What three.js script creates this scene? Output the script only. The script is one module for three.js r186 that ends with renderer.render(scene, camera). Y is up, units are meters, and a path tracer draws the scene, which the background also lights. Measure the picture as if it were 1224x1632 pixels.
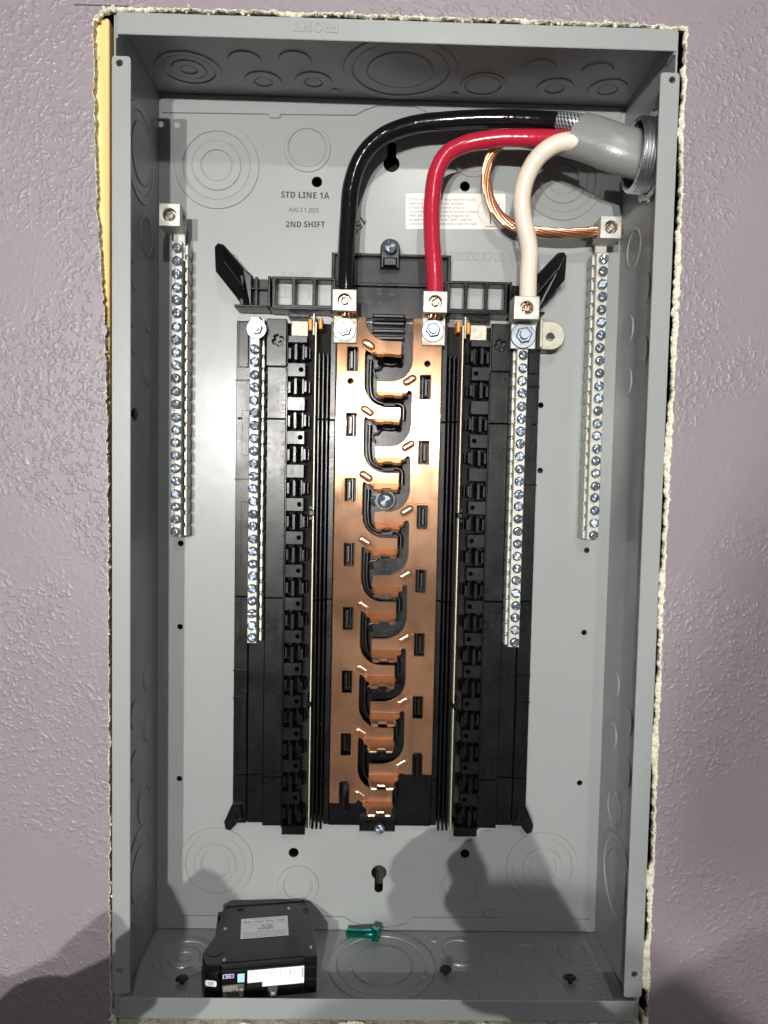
import * as THREE from 'three';
import { RoundedBoxGeometry } from 'three/addons/geometries/RoundedBoxGeometry.js';
import { mergeGeometries, toCreasedNormals } from 'three/addons/utils/BufferGeometryUtils.js';
import { MarchingCubes } from 'three/addons/objects/MarchingCubes.js';
import { TextGeometry } from 'three/addons/geometries/TextGeometry.js';
import { FontLoader } from 'three/addons/loaders/FontLoader.js';
import { RectAreaLightUniformsLib } from 'three/addons/lights/RectAreaLightUniformsLib.js';
import { Brush, Evaluator, SUBTRACTION } from 'three-bvh-csg';

/* ---------- camera, light, exposure ---------- */
const scene = new THREE.Scene();
const renderer = new THREE.WebGLRenderer({ antialias: true });
renderer.setSize(768, 1024);
renderer.toneMapping = THREE.LinearToneMapping;
renderer.toneMappingExposure = 1.22;
renderer.shadowMap.enabled = true;
RectAreaLightUniformsLib.init();
const camera = new THREE.PerspectiveCamera(69.37, 0.75, 0.02, 30);
camera.position.set(-0.01173, 0.046, 0.58619);
camera.rotation.set(-0.05645, -0.01815, 0.01919);
scene.background = new THREE.Color(0.05, 0.051, 0.054);          // the dim room behind the photographer

const lampSpots = [
  { at: [-0.385, 0.19, 2.0], power: 12.2 },
  { at: [-0.15, 0.19, 2.0], power: 12.2 },
];
const ceilingSpot = { at: [0.16, 1.0, 1.75], power: 2.7 };
const D = 0.0975, HW = 0.181, HH = 0.3316, ZW = 0.0962;           // enclosure depth, half width, half height; wall face

/* ---------- helpers ---------- */
let seed = 7;
const rnd = () => { seed = (seed * 1664525 + 1013904223) >>> 0; return seed / 4294967296; };
const rr = (a, b) => a + (b - a) * rnd();
const taken = {};
function numbered(n) { const k = taken[n] = (taken[n] ?? -1) + 1; return k ? n + '_' + String(k).padStart(3, '0') : n; }
function thing(name, label, category, group, pos = [0, 0, 0]) {
  const o = new THREE.Group(); o.name = numbered(name); o.position.set(...pos); scene.add(o);
  o.userData = { label, category }; if (group) o.userData.group = group;
  return o;
}
function boxUV(g) {
  g = g.index ? g.toNonIndexed() : g;
  const p = g.attributes.position, uv = new Float32Array(p.count * 2);
  const a = new THREE.Vector3(), b = new THREE.Vector3(), c = new THREE.Vector3();
  for (let i = 0; i < p.count; i += 3) {
    a.fromBufferAttribute(p, i); b.fromBufferAttribute(p, i + 1); c.fromBufferAttribute(p, i + 2);
    const n = b.clone().sub(a).cross(c.clone().sub(a)); const x = Math.abs(n.x), y = Math.abs(n.y), z = Math.abs(n.z);
    [a, b, c].forEach((v, k) => {
      const q = z >= x && z >= y ? [v.x, v.y] : x >= y ? [v.z, v.y] : [v.x, v.z];
      uv[(i + k) * 2] = q[0]; uv[(i + k) * 2 + 1] = q[1];
    });
  }
  g.setAttribute('uv', new THREE.BufferAttribute(uv, 2));
  return g;
}
function clean(g, keep) {
  g = keep ? (g.index ? g.toNonIndexed() : g) : boxUV(g);
  for (const k of Object.keys(g.attributes)) if (!['position', 'normal', 'uv'].includes(k)) g.deleteAttribute(k);
  if (!g.attributes.normal) g.computeVertexNormals();
  g.clearGroups(); return g;
}
function part(name, geos, material, parent, keepUV = false) {
  const list = (Array.isArray(geos) ? geos : [geos]).map((g) => clean(g, keepUV));
  const m = new THREE.Mesh(list.length > 1 ? mergeGeometries(list) : list[0], material);
  m.name = parent === scene ? numbered(name) : name; m.castShadow = m.receiveShadow = true;
  parent.add(m); return m;
}
const V2 = (x, y) => new THREE.Vector2(x, y), V3 = (x, y, z) => new THREE.Vector3(x, y, z);
function poly(pts) { const s = new THREE.Shape(); pts.forEach((p, i) => (i ? s.lineTo(p[0], p[1]) : s.moveTo(p[0], p[1]))); s.closePath(); return s; }
function rrect(x0, y0, x1, y1, r = 0, C = THREE.Shape) {
  const s = new C(); r = Math.min(r, (x1 - x0) / 2, (y1 - y0) / 2);
  if (r <= 0) { s.moveTo(x0, y0); s.lineTo(x1, y0); s.lineTo(x1, y1); s.lineTo(x0, y1); s.closePath(); return s; }
  s.moveTo(x0 + r, y0); s.lineTo(x1 - r, y0); s.absarc(x1 - r, y0 + r, r, -Math.PI / 2, 0); s.lineTo(x1, y1 - r);
  s.absarc(x1 - r, y1 - r, r, 0, Math.PI / 2); s.lineTo(x0 + r, y1); s.absarc(x0 + r, y1 - r, r, Math.PI / 2, Math.PI);
  s.lineTo(x0, y0 + r); s.absarc(x0 + r, y0 + r, r, Math.PI, Math.PI * 1.5); return s;
}
function hole(x, y, r) { const h = new THREE.Path(); h.absarc(x, y, r, 0, Math.PI * 2, true); return h; }
function plate(shape, z0, z1, b = 0.0003, seg = 6) {
  b = Math.min(b, (z1 - z0) / 2.2);
  const g = new THREE.ExtrudeGeometry(shape, { depth: z1 - z0 - 2 * b, bevelEnabled: b > 0, bevelThickness: b, bevelSize: b, bevelOffset: -b, bevelSegments: 1, curveSegments: seg });
  g.translate(0, 0, z0 + b); return g;
}
function bar(x0, y0, z0, x1, y1, z1, b = 0.0004) { return plate(rrect(Math.min(x0, x1), Math.min(y0, y1), Math.max(x0, x1), Math.max(y0, y1)), z0, z1, b); }
function cyl(r, z0, z1, x, y, n = 20, r2 = r) { const g = new THREE.CylinderGeometry(r2, r, z1 - z0, n); g.rotateX(Math.PI / 2); g.translate(x, y, (z0 + z1) / 2); return g; }
function creased(g, a) {                                           // drop the sliver faces a lathe makes on its axis, then split normals at edges
  const p = g.toNonIndexed ? (g.index ? g.toNonIndexed() : g) : g, q = p.attributes.position, keep = [], u = new THREE.Vector3(), v = new THREE.Vector3(), w = new THREE.Vector3();
  for (let i = 0; i < q.count; i += 3) { u.fromBufferAttribute(q, i); v.fromBufferAttribute(q, i + 1); w.fromBufferAttribute(q, i + 2); if (v.clone().sub(u).cross(w.clone().sub(u)).length() > 1e-13) keep.push(u.x, u.y, u.z, v.x, v.y, v.z, w.x, w.y, w.z); }
  const o = new THREE.BufferGeometry(); o.setAttribute('position', new THREE.Float32BufferAttribute(keep, 3)); o.scale(5000, 5000, 5000); const c = toCreasedNormals(o, a); c.scale(1 / 5000, 1 / 5000, 1 / 5000); return c;   // scaled up because vertices are matched to the centimetre
}
const ev = new Evaluator(); ev.useGroups = false;
function cut(g, ...cuts) {
  let a = new Brush(clean(g)); a.updateMatrixWorld();
  for (const c of cuts) { const b = new Brush(clean(c)); b.updateMatrixWorld(); a = ev.evaluate(a, b, SUBTRACTION); }
  return creased(a.geometry, 0.5);
}
function tube(pts, r, n = 80, seg = 16) { const c = new THREE.CatmullRomCurve3(pts.map((p) => V3(...p)), false, 'centripetal'); return new THREE.TubeGeometry(c, n, r, seg); }

/* ---------- noise and textures ---------- */
const hash = (x, y, s) => { let h = (x * 374761393 + y * 668265263 + s * 1442695041) | 0; h = Math.imul(h ^ (h >>> 13), 1274126177); return ((h ^ (h >>> 16)) >>> 0) / 4294967296; };
function vnoise(x, y, px, py, s) {
  const xi = Math.floor(x), yi = Math.floor(y); let fx = x - xi, fy = y - yi; fx = fx * fx * (3 - 2 * fx); fy = fy * fy * (3 - 2 * fy);
  const w = (a, p) => ((a % p) + p) % p, h = (i, j) => hash(w(i, px), w(j, py), s);
  return (h(xi, yi) * (1 - fx) + h(xi + 1, yi) * fx) * (1 - fy) + (h(xi, yi + 1) * (1 - fx) + h(xi + 1, yi + 1) * fx) * fy;
}
const sstep = (a, b, x) => { const t = Math.min(1, Math.max(0, (x - a) / (b - a))); return t * t * (3 - 2 * t); };
function dataTex(n, m, fn, metresX, metresY, srgb = false) {
  const d = new Uint8Array(n * m * 4);
  for (let j = 0; j < m; j++) for (let i = 0; i < n; i++) {
    const v = fn(i / n, j / m), k = (j * n + i) * 4;
    if (Array.isArray(v)) { for (let c = 0; c < 3; c++) d[k + c] = Math.min(255, Math.max(0, v[c] * 255)); } else d[k] = d[k + 1] = d[k + 2] = Math.min(255, Math.max(0, v * 255));
    d[k + 3] = 255;
  }
  const t = new THREE.DataTexture(d, n, m); t.wrapS = t.wrapT = THREE.RepeatWrapping; t.magFilter = THREE.LinearFilter; t.minFilter = THREE.LinearMipmapLinearFilter; t.generateMipmaps = true;
  if (srgb) t.colorSpace = THREE.SRGBColorSpace; t.repeat.set(1 / metresX, 1 / metresY); t.needsUpdate = true; return t;
}
function canvasTex(w, h, draw, mono = false) {
  const c = document.createElement('canvas'); c.width = w; c.height = h; const x = c.getContext('2d'); draw(x, w, h);
  const t = new THREE.CanvasTexture(c); if (!mono) t.colorSpace = THREE.SRGBColorSpace; t.magFilter = THREE.LinearFilter; return t;
}
const wallBump = dataTex(2048, 2048, (u, v) => {                  // knock-down texture: flattened splatters over fine roller stipple
  const wx = (vnoise(u * 60, v * 60, 60, 60, 5) - 0.5) * 1.2, wy = (vnoise(u * 60, v * 60, 60, 60, 6) - 0.5) * 1.2;
  const a = vnoise(u * 270 + wx, v * 270 + wy, 270, 270, 1) * 0.55 + vnoise(u * 540 + wx, v * 540 + wy, 540, 540, 2) * 0.45;
  const zone = sstep(0.36, 0.6, vnoise(u * 11, v * 11, 11, 11, 3) * 0.7 + vnoise(u * 30, v * 30, 30, 30, 9) * 0.3);
  const blob = sstep(0.46, 0.8, a) * (0.2 + 0.8 * zone);
  return blob * 0.74 + vnoise(u * 460, v * 460, 460, 460, 4) * 0.05 * (0.4 + zone) + vnoise(u * 36, v * 36, 36, 36, 8) * 0.16;
}, 0.66, 0.66);
const paintBump = dataTex(512, 512, (u, v) => vnoise(u * 90, v * 90, 90, 90, 11) * 0.6 + vnoise(u * 200, v * 200, 200, 200, 12) * 0.4, 0.09, 0.09);
const paintRough = dataTex(512, 512, (u, v) => 0.62 + 0.25 * vnoise(u * 9, v * 9, 9, 9, 13) + 0.12 * vnoise(u * 60, v * 60, 60, 60, 14), 0.31, 0.31);
const brush = (s) => (u, v) => vnoise(u * 420, v * 9, 420, 9, s) * 0.5 + vnoise(u * 190, v * 4, 190, 4, s + 1) * 0.3 + vnoise(u * 512, v * 30, 512, 30, s + 2) * 0.2;
const copperBump = dataTex(512, 512, brush(21), 0.06, 0.12);
const copperCol = dataTex(512, 512, (u, v) => { const t = 0.8 + 0.2 * brush(25)(u, v) - 0.2 * sstep(0.5, 0.82, vnoise(u * 7, v * 9, 7, 9, 28)) * (0.5 + 0.5 * vnoise(u * 40, v * 30, 40, 30, 29)), k = vnoise(u * 4, v * 3, 4, 3, 30); return [t, t * (0.94 + 0.08 * k), t * (0.9 + 0.12 * k)]; }, 0.08, 0.13);
const copperRough = dataTex(512, 512, (u, v) => 0.55 + 0.3 * vnoise(u * 10, v * 12, 10, 12, 31) + 0.15 * brush(33)(u, v), 0.1, 0.14);
const plasticRough = dataTex(512, 512, (u, v) => { const a = vnoise(u * 8, v * 8, 8, 8, 41), b = vnoise(u * 40, v * 40, 40, 40, 42); const c = vnoise(u * 3, v * 90, 3, 90, 43) * vnoise(u * 70, v * 2, 70, 2, 44); return 0.5 + 0.2 * a + 0.1 * b + 0.12 * sstep(0.45, 0.75, c); }, 0.12, 0.12);
const plasticBump = dataTex(256, 256, (u, v) => vnoise(u * 60, v * 60, 60, 60, 46) * 0.7 + vnoise(u * 12, v * 12, 12, 12, 47) * 0.3, 0.05, 0.05);
const wireBump = dataTex(512, 128, (u, v) => vnoise(u * 26, v * 2, 26, 2, 48) * 0.55 + vnoise(u * 90, v * 6, 90, 6, 49) * 0.3 + vnoise(u * 220, v * 24, 220, 24, 50) * 0.15, 1, 1);
const metalRough = dataTex(256, 256, (u, v) => 0.55 + 0.25 * vnoise(u * 14, v * 14, 14, 14, 51) + 0.2 * vnoise(u * 64, v * 64, 64, 64, 52), 0.03, 0.03);
const metalBump = dataTex(256, 256, (u, v) => vnoise(u * 6, v * 120, 6, 120, 55) * 0.6 + vnoise(u * 64, v * 64, 64, 64, 56) * 0.4, 0.03, 0.03);
const woodMap = dataTex(256, 1024, (u, v) => {
  const w = u + 0.12 * vnoise(u * 2, v * 3, 2, 3, 61), g = 0.5 + 0.5 * Math.sin(w * 40 + 3 * vnoise(u * 3, v * 5, 3, 5, 62)), f = vnoise(u * 120, v * 14, 120, 14, 63);
  const t = 0.25 * g + 0.12 * f; return [0.95 - 0.1 * t, 0.84 - 0.3 * t, 0.62 - 0.5 * t];
}, 0.06, 0.5, true);
const gypsumMap = dataTex(256, 256, (u, v) => { const a = vnoise(u * 40, v * 40, 40, 40, 71), b = vnoise(u * 12, v * 12, 12, 12, 72); const t = 0.8 + 0.16 * a - 0.14 * sstep(0.6, 0.8, b); return [t, t * 0.97, t * 0.88]; }, 0.03, 0.03, true);
const gypsumBump = dataTex(256, 256, (u, v) => vnoise(u * 40, v * 40, 40, 40, 73) * 0.6 + vnoise(u * 100, v * 100, 100, 100, 74) * 0.4, 0.03, 0.03);
const wallMap = dataTex(512, 512, (u, v) => { const t = 0.88 + 0.06 * vnoise(u * 9, v * 9, 9, 9, 81) + 0.03 * vnoise(u * 60, v * 60, 60, 60, 82); return [t, t * (0.985 + 0.02 * vnoise(u * 5, v * 5, 5, 5, 83)), t]; }, 0.5, 0.5);

const std = (o) => new THREE.MeshStandardMaterial(o), phy = (o) => new THREE.MeshPhysicalMaterial(o), lin = (r, g, b) => new THREE.Color().setRGB(r, g, b);
const M = {
  wall: std({ color: lin(0.258, 0.222, 0.245), map: wallMap, roughness: 0.42, bumpMap: wallBump, bumpScale: 0.0006 }),
  paint: phy({ color: lin(0.268, 0.285, 0.282), roughness: 0.55, roughnessMap: paintRough, bumpMap: paintBump, bumpScale: 0.000014, clearcoat: 0.35, clearcoatRoughness: 0.22 }),
  plastic: phy({ color: lin(0.0035, 0.0035, 0.004), roughness: 0.44, roughnessMap: plasticRough, bumpMap: plasticBump, bumpScale: 0.000012, ior: 1.5, specularIntensity: 0.62 }),
  plasticMatte: std({ color: lin(0.003, 0.003, 0.003), roughness: 0.85 }),  // blacker, duller plastic: shade of the deep base floor put into the material
  plasticPlain: phy({ color: lin(0.0035, 0.0035, 0.004), roughness: 0.26, ior: 1.55 }),
  copper: phy({ color: lin(0.82, 0.47, 0.285), map: copperCol, metalness: 0.86, roughness: 0.26, anisotropy: 0.9, roughnessMap: copperRough, bumpMap: copperBump, bumpScale: 0.00002 }),
  wireCopper: std({ color: lin(0.93, 0.5, 0.3), metalness: 1, roughness: 0.26 }),
  alu: std({ color: lin(0.5, 0.495, 0.455), metalness: 0.75, roughness: 0.75, roughnessMap: metalRough, bumpMap: metalBump, bumpScale: 0.00004 }),
  tin: std({ color: lin(0.42, 0.4, 0.33), metalness: 0.75, roughness: 0.75, roughnessMap: metalRough }),
  zinc: std({ color: lin(0.37, 0.415, 0.465), metalness: 0.9, roughness: 0.3 }),
  boltSteel: std({ color: lin(0.3, 0.335, 0.385), metalness: 1, roughness: 0.36 }),
  setScrew: std({ color: lin(0.5, 0.47, 0.38), metalness: 1, roughness: 0.34 }),
  steelEdge: std({ color: lin(0.5, 0.45, 0.34), metalness: 1, roughness: 0.55 }),
  orange: std({ color: lin(0.78, 0.3, 0.05), roughness: 0.45 }),
  blackWire: phy({ color: lin(0.006, 0.006, 0.007), roughness: 0.15, bumpMap: wireBump, bumpScale: 0.00035 }),
  redWire: phy({ color: lin(0.42, 0.016, 0.04), roughness: 0.22, bumpMap: wireBump, bumpScale: 0.0003 }),
  whiteWire: phy({ color: lin(0.74, 0.64, 0.52), roughness: 0.28, bumpMap: wireBump, bumpScale: 0.0003 }),
  jacket: phy({ color: lin(0.2, 0.205, 0.205), roughness: 0.32, bumpMap: plasticBump, bumpScale: 0.00009 }),
  cast: std({ color: lin(0.72, 0.74, 0.77), metalness: 1, roughness: 0.26, bumpMap: metalBump, bumpScale: 0.00012 }),
  wood: std({ color: lin(0.95, 0.95, 0.95), map: woodMap, roughness: 0.7 }),
  gypsum: std({ color: lin(1, 1, 1), map: gypsumMap, roughness: 0.95, bumpMap: gypsumBump, bumpScale: 0.0007 }),
  paper: std({ color: lin(0.62, 0.58, 0.5), roughness: 0.95 }),
  cavity: std({ color: lin(0.03, 0.026, 0.022), roughness: 0.95 }),  // near-black: the shade behind the box holes is in the colour
  darkScrew: std({ color: lin(0.03, 0.03, 0.032), metalness: 0.6, roughness: 0.45 }),
  green: std({ color: lin(0.04, 0.5, 0.4), metalness: 1, roughness: 0.22 }),
  ink: std({ color: lin(0.03, 0.03, 0.045), roughness: 0.6 }),
};

/* ---------- setting: wall with its rough cut opening, dark sheet behind the box holes ---------- */
const opening = [
  [-0.1933, 0.3293], [-0.1937, 0.3092], [-0.1934, 0.2743], [-0.1926, 0.2469], [-0.1915, 0.2115], [-0.1891, 0.1718], [-0.1864, 0.1357], [-0.1852, 0.0626], [-0.1845, -0.0201], [-0.1841, -0.1045], [-0.1837, -0.1905], [-0.1838, -0.2606], [-0.1834, -0.3049], [-0.1826, -0.3416],
  [-0.0872, -0.341], [0.0426, -0.3401], [0.1878, -0.34],
  [0.1872, -0.2929], [0.1873, -0.2214], [0.1866, -0.1423], [0.186, -0.056], [0.1868, 0.0077], [0.1871, 0.0704], [0.1882, 0.1527], [0.1872, 0.2334], [0.1862, 0.2929], [0.1861, 0.3345],
  [0.1474, 0.3357], [0.0866, 0.3358], [0.002, 0.3359], [-0.094, 0.3365], [-0.1735, 0.3356], [-0.1861, 0.3348],
];
function rough(pts, step, amp) {
  const out = [];
  for (let i = 0; i < pts.length; i++) {
    const a = pts[i], b = pts[(i + 1) % pts.length], L = Math.hypot(b[0] - a[0], b[1] - a[1]), n = Math.max(1, Math.round(L / step));
    for (let k = 0; k < n; k++) {
      const t = k / n, nx = (b[1] - a[1]) / L, ny = -(b[0] - a[0]) / L, s = i * 31 + k;
      const d = (vnoise(s * 0.35, i, 4096, 64, 91) - 0.5) * amp + (vnoise(s * 1.1, i, 4096, 64, 92) - 0.5) * amp * 0.8;
      out.push([a[0] + (b[0] - a[0]) * t + nx * d, a[1] + (b[1] - a[1]) * t + ny * d]);
    }
  }
  return out;
}
const edge = rough(opening, 0.0013, 0.0013);
{
  const s = rrect(-1.1, -1.2, 1.1, 1.2); const h = new THREE.Path(); edge.forEach((p, i) => (i ? h.lineTo(...p) : h.moveTo(...p))); h.closePath(); s.holes.push(h);
  const wall = part('wall', plate(s, ZW - 0.0044, ZW, 0), M.wall, scene); wall.userData.kind = 'structure';
  // torn paper lip and crumbling gypsum along the saw cut: a ribbon turned into the opening
  const pos = [], idx = [], N = edge.length;
  for (let i = 0; i < N; i++) {
    const p = edge[i], q = edge[(i + 1) % N], o = edge[(i + N - 1) % N]; let nx = q[1] - o[1], ny = -(q[0] - o[0]); const l = Math.hypot(nx, ny) || 1; nx /= l; ny /= l;   // points out of the board, into the opening
    const right = p[0] > 0.17 && Math.abs(p[1]) < 0.31, bottom = p[1] < -0.33, top = p[1] > 0.325;
    const n1 = vnoise(i * 0.07, 3, 8192, 64, 98), w = (right ? 0.0028 : bottom ? 0.003 : top ? 0.0011 : 0.0003) * (0.2 + 1.4 * n1 * n1 + vnoise(i * 0.9, 0, 8192, 1, 95) * 0.45), up = 0.0001 + (right || top ? 0.0006 : 0.0003) * vnoise(i * 0.8, 0, 8192, 1, 96);
    // across the cut: paper lip on the face, broken rim, then the torn core going back
    const prof = [[-0.0003, 0.0002], [0, up], [w * 0.35, up * 0.8], [w * 0.7, up * 0.2 - 0.0004], [w, -0.0012], [w * 1.05, -0.002], [w * 0.8, bottom ? -0.0064 : -0.003], [w * 0.7, bottom ? -0.0126 : -0.0046]], K = prof.length;
    prof.forEach(([d, z], k) => { const j = k && k < K - 1 ? 0.00055 : 0, e = (hash(i, k, 97) - 0.5) * j; pos.push(p[0] - nx * (d + e), p[1] - ny * (d + e), ZW + z + (hash(i, k, 98) - 0.5) * j); });
    for (let k = 0; k < K - 1; k++) { const a = i * K + k, b = ((i + 1) % N) * K + k; idx.push(a, b, a + 1, b, b + 1, a + 1); }
  }
  const g = new THREE.BufferGeometry(); g.setAttribute('position', new THREE.Float32BufferAttribute(pos, 3)); g.setIndex(idx); g.computeVertexNormals();
  part('cut_edge', g, M.gypsum, wall);
  const crumbs = [];
  for (let i = 0; i < N; i++) {
    const p = edge[i], top = p[1] > 0.325, right = p[0] > 0.17, bottom = p[1] < -0.33;
    const n = top ? (rnd() < 0.5 ? 1 : 0) : right ? (rnd() < 0.15 ? 1 : 0) : bottom ? 1 : (rnd() < 0.08 ? 1 : 0);
    for (let k = 0; k < n; k++) {
      const c = new THREE.IcosahedronGeometry(rr(0.0004, top ? 0.0015 : 0.001), 1), q = c.attributes.position;
      for (let j = 0; j < q.count; j++) { const f = 0.7 + 0.6 * hash(Math.round(q.getX(j) * 1e6), Math.round(q.getY(j) * 1e6), i + k); q.setXYZ(j, q.getX(j) * f * rr(0.98, 1.02), q.getY(j) * f, q.getZ(j) * f); }
      c.translate(p[0] + rr(-0.0014, 0.0014), p[1] + rr(-0.0016, 0.0014), ZW + rr(-0.003, 0.0006)); crumbs.push(c);
    }
  }
  const cr = part('gypsum_crumbs', crumbs, M.gypsum, wall); cr.userData.kind = 'stuff';
  // pencil layout lines at the top corners
  part('pencil_line', [bar(-0.2059, 0.3364, ZW + 0.0001, -0.1715, 0.3371, ZW + 0.0002, 0), bar(0.1847, 0.337, ZW + 0.0001, 0.1965, 0.337, ZW + 0.0002, 0)], M.ink, wall);
  const back = part('dark_backing', bar(-0.5, -0.6, -0.034, 0.5, 0.6, -0.022, 0), M.cavity, scene); back.userData.kind = 'structure';  // near-black sheet placed to keep the holes and gaps dark
}
{
  const t = thing('wall_stud', 'yellow pine stud showing in the gap left of the panel', 'stud');
  part('timber', new RoundedBoxGeometry(0.038, 0.9, 0.089, 2, 0.002).translate(-0.2045, -0.1175, 0.0024 + 0.0445), M.wood, t);
}

/* ---------- the steel enclosure ---------- */
const box = thing('electrical_enclosure', 'gray painted steel electrical panel box recessed in the wall', 'electrical panel');
const T = 0.0014;
{
  const s = rrect(-HW + T, -HH + T, HW - T, HH - T);
  const punch = (x, y, r) => s.holes.push(hole(x, y, r));
  punch(-0.0581, 0.2674, 0.0040); punch(0.0566, 0.2671, 0.0038); punch(-0.069, -0.2661, 0.0040); punch(0.0707, -0.2656, 0.0037);
  for (const [x, y] of [[0.1617, -0.0147], [0.162, -0.0811], [0.1628, -0.2051], [-0.1616, -0.0151], [-0.1618, -0.0819], [-0.1617, -0.2057], [0.1223, 0.0482], [0.1212, 0.0997]]) punch(x, y, 0.0022);
  const key = (x, y, up) => {                                     // mounting keyhole
    const h = new THREE.Path(), R = 0.0062, r = 0.0034, a = Math.asin(r / R), L = 0.0135;
    if (up) { h.absarc(x, y, R, Math.PI / 2 + a, Math.PI / 2 - a + Math.PI * 2, false); h.lineTo(x + r, y + L); h.absarc(x, y + L, r, 0, Math.PI, false); }
    else { h.absarc(x, y, R, -Math.PI / 2 + a, Math.PI * 1.5 - a, false); h.lineTo(x - r, y - L); h.absarc(x, y - L, r, Math.PI, Math.PI * 2, false); }
    h.closePath(); s.holes.push(h);
  };
  key(-0.0007, 0.2826, true); key(0.0008, -0.2821, false);
  part('back_panel', plate(s, -T, 0, 0.0002, 14), M.paint, box);
  part('side_wall', bar(-HW, -HH, -T, -HW + T, HH, D - 0.0016, 0.0004), M.paint, box);
  const w = rrect(-D + 0.0016, -HH, T, HH); w.holes.push(hole(-0.065, 0.2675, 0.0275));
  part('side_wall', plate(w, HW - T, HW, 0.0003, 24).rotateY(Math.PI / 2), M.paint, box);
  part('top_wall', bar(-HW + T + 0.0003, HH - T, 0.0002, HW - T - 0.0003, HH, D - 0.0004, 0.0004), M.paint, box);
  part('bottom_wall', bar(-HW + T + 0.0003, -HH, 0.0002, HW - T - 0.0003, -HH + T, D - 0.0004, 0.0004), M.paint, box);
  // face flanges
  const fl = (x0, x1, holesAt) => { const q = rrect(x0, -0.3146, x1, 0.3056, 0.0022); for (const [x, y] of holesAt) q.holes.push(hole(x, y, 0.0021)); return plate(q, D - 0.0014, D, 0.0003, 8); };
  part('flange', fl(-HW - 0.0008, -0.1697, [[-0.1769, 0.3012], [-0.1768, -0.2986]]), M.paint, box);
  part('flange', fl(0.1697, HW + 0.0012, [[0.1774, 0.301], [0.1766, -0.298]]), M.paint, box);
  part('flange', [plate(rrect(-0.1784, 0.3188, 0.1796, HH + 0.0008, 0.0006), D - 0.0010, D + 0.0004, 0.0004)], M.paint, box);
  part('flange', [plate(rrect(-0.1774, -HH - 0.0004, 0.1776, -0.3172, 0.0006), D - 0.0010, D + 0.0004, 0.0004)], M.paint, box);
  // corner folds of the top and bottom pans
  part('corner_tab', [[-1, 1], [1, 1], [-1, -1], [1, -1]].map(([a, b]) => bar(a * (HW - T - 0.0002), b * 0.3172, D - 0.012, a * (HW - T - 0.0016), b * 0.33, D - 0.0008, 0.0003)), M.paint, box);
  // pan flaps lapping over the back panel, with the arc that clears the centre knockout
  const arc = (cx, cy, r, a0, a1, n = 14) => Array.from({ length: n + 1 }, (_, i) => [cx + r * Math.cos(a0 + (a1 - a0) * i / n), cy + r * Math.sin(a0 + (a1 - a0) * i / n)]);
  const yt = 0.3252, yl = 0.3277 - 0.0023;
  part('top_flap', plate(poly([[-0.1772, 0.3296], [-0.1772, 0.3225 - 0.0068], [-0.0959, 0.3168], [-0.0949, 0.314], [-0.0872, 0.3142], [-0.0863, 0.3168], [-0.0285, 0.3179], [-0.0228, 0.3216], [-0.0132, 0.3252], [0.0013, 0.327], [0.0158, 0.326], [0.0256, 0.3216], [0.0305, 0.318], [0.1742, 0.3182], [0.1772, 0.3296]]), 0.0002, 0.0015, 0.0003), M.paint, box);
  part('bottom_flap', plate(poly([[-0.1772, -0.3296], [-0.1754, -0.3193], [-0.0272, -0.3189], [-0.021, -0.3231], [-0.0081, -0.3273], [0.0048, -0.3282], [0.0176, -0.326], [0.0263, -0.3227], [0.0288, -0.3189], [0.1752, -0.3191], [0.1772, -0.3296]].reverse()), 0.0002, 0.0015, 0.0003), M.paint, box);
  part('lance_tab', [plate(rrect(0.087, -0.3178, 0.0962, -0.3124, 0.0008), 0.0002, 0.0022, 0.0006)], M.paint, box);
}
// a knockout: nested rings pressed a little out of plane, sheared lines between them
function knockout(radii, lift = 0.0005) {
  const p = [V2(0, lift * (radii.length % 2 ? 1 : 0.45))]; const rs = [...radii].sort((a, b) => a - b);
  rs.forEach((r, i) => {
    const odd = (rs.length - i) % 2, h = lift * (odd ? 1 : 0.45), g = 0.0005, last = i === rs.length - 1;
    p.push(V2(r - g * 1.6, h), V2(r - g * 0.6, -0.0001)); if (!last) { const h2 = lift * (odd ? 0.45 : 1); p.push(V2(r + g * 0.6, -0.0001), V2(r + g * 1.6, h2)); } else p.push(V2(r, -0.0002));
  });
  const g = new THREE.LatheGeometry(p, 56); return creased(g, 0.35);
}
function koBack(x, y, ...radii) { part('knockout', knockout(radii, 0.0009).rotateX(Math.PI / 2).translate(x, y, 0), M.paint, box); }
koBack(-0.135, 0.2771, 0.0328, 0.0256, 0.0188, 0.0117); koBack(-0.0657, 0.2922, 0.0184, 0.0144); koBack(0.1327, 0.2743, 0.0318, 0.0252, 0.0188, 0.0117); koBack(0.0623, 0.2919, 0.0184, 0.0144);
koBack(-0.1319, -0.2757, 0.0308, 0.0239, 0.0171, 0.0113); koBack(-0.065, -0.2934, 0.0172, 0.0112); koBack(0.1343, -0.276, 0.0303, 0.0242, 0.0166, 0.0111); koBack(0.0673, -0.2947, 0.0172, 0.0131);
const koList = [[-0.148, 0.037, 0.0235, 0.0185, 0.0125, 0.0055], [-0.0967, 0.0232, 0.0142, 0.0062], [-0.0596, 0.0246, 0.0142, 0.0062], [0.0035, 0.044, 0.041, 0.034, 0.0235], [0.0649, 0.0272, 0.0172, 0.0128], [0.118, 0.0258, 0.0142, 0.0064], [0.157, 0.0265, 0.0146, 0.007],
  [-0.1056, 0.0512, 0.0118], [-0.0704, 0.0531, 0.0118], [0.101, 0.052, 0.0118], [0.142, 0.05, 0.0118], [-0.1456, 0.078, 0.0118], [-0.094, 0.078, 0.0118], [0.084, 0.078, 0.0118], [0.125, 0.078, 0.0118], [-0.044, 0.013, 0.0032], [0.046, 0.013, 0.0032]];
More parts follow.
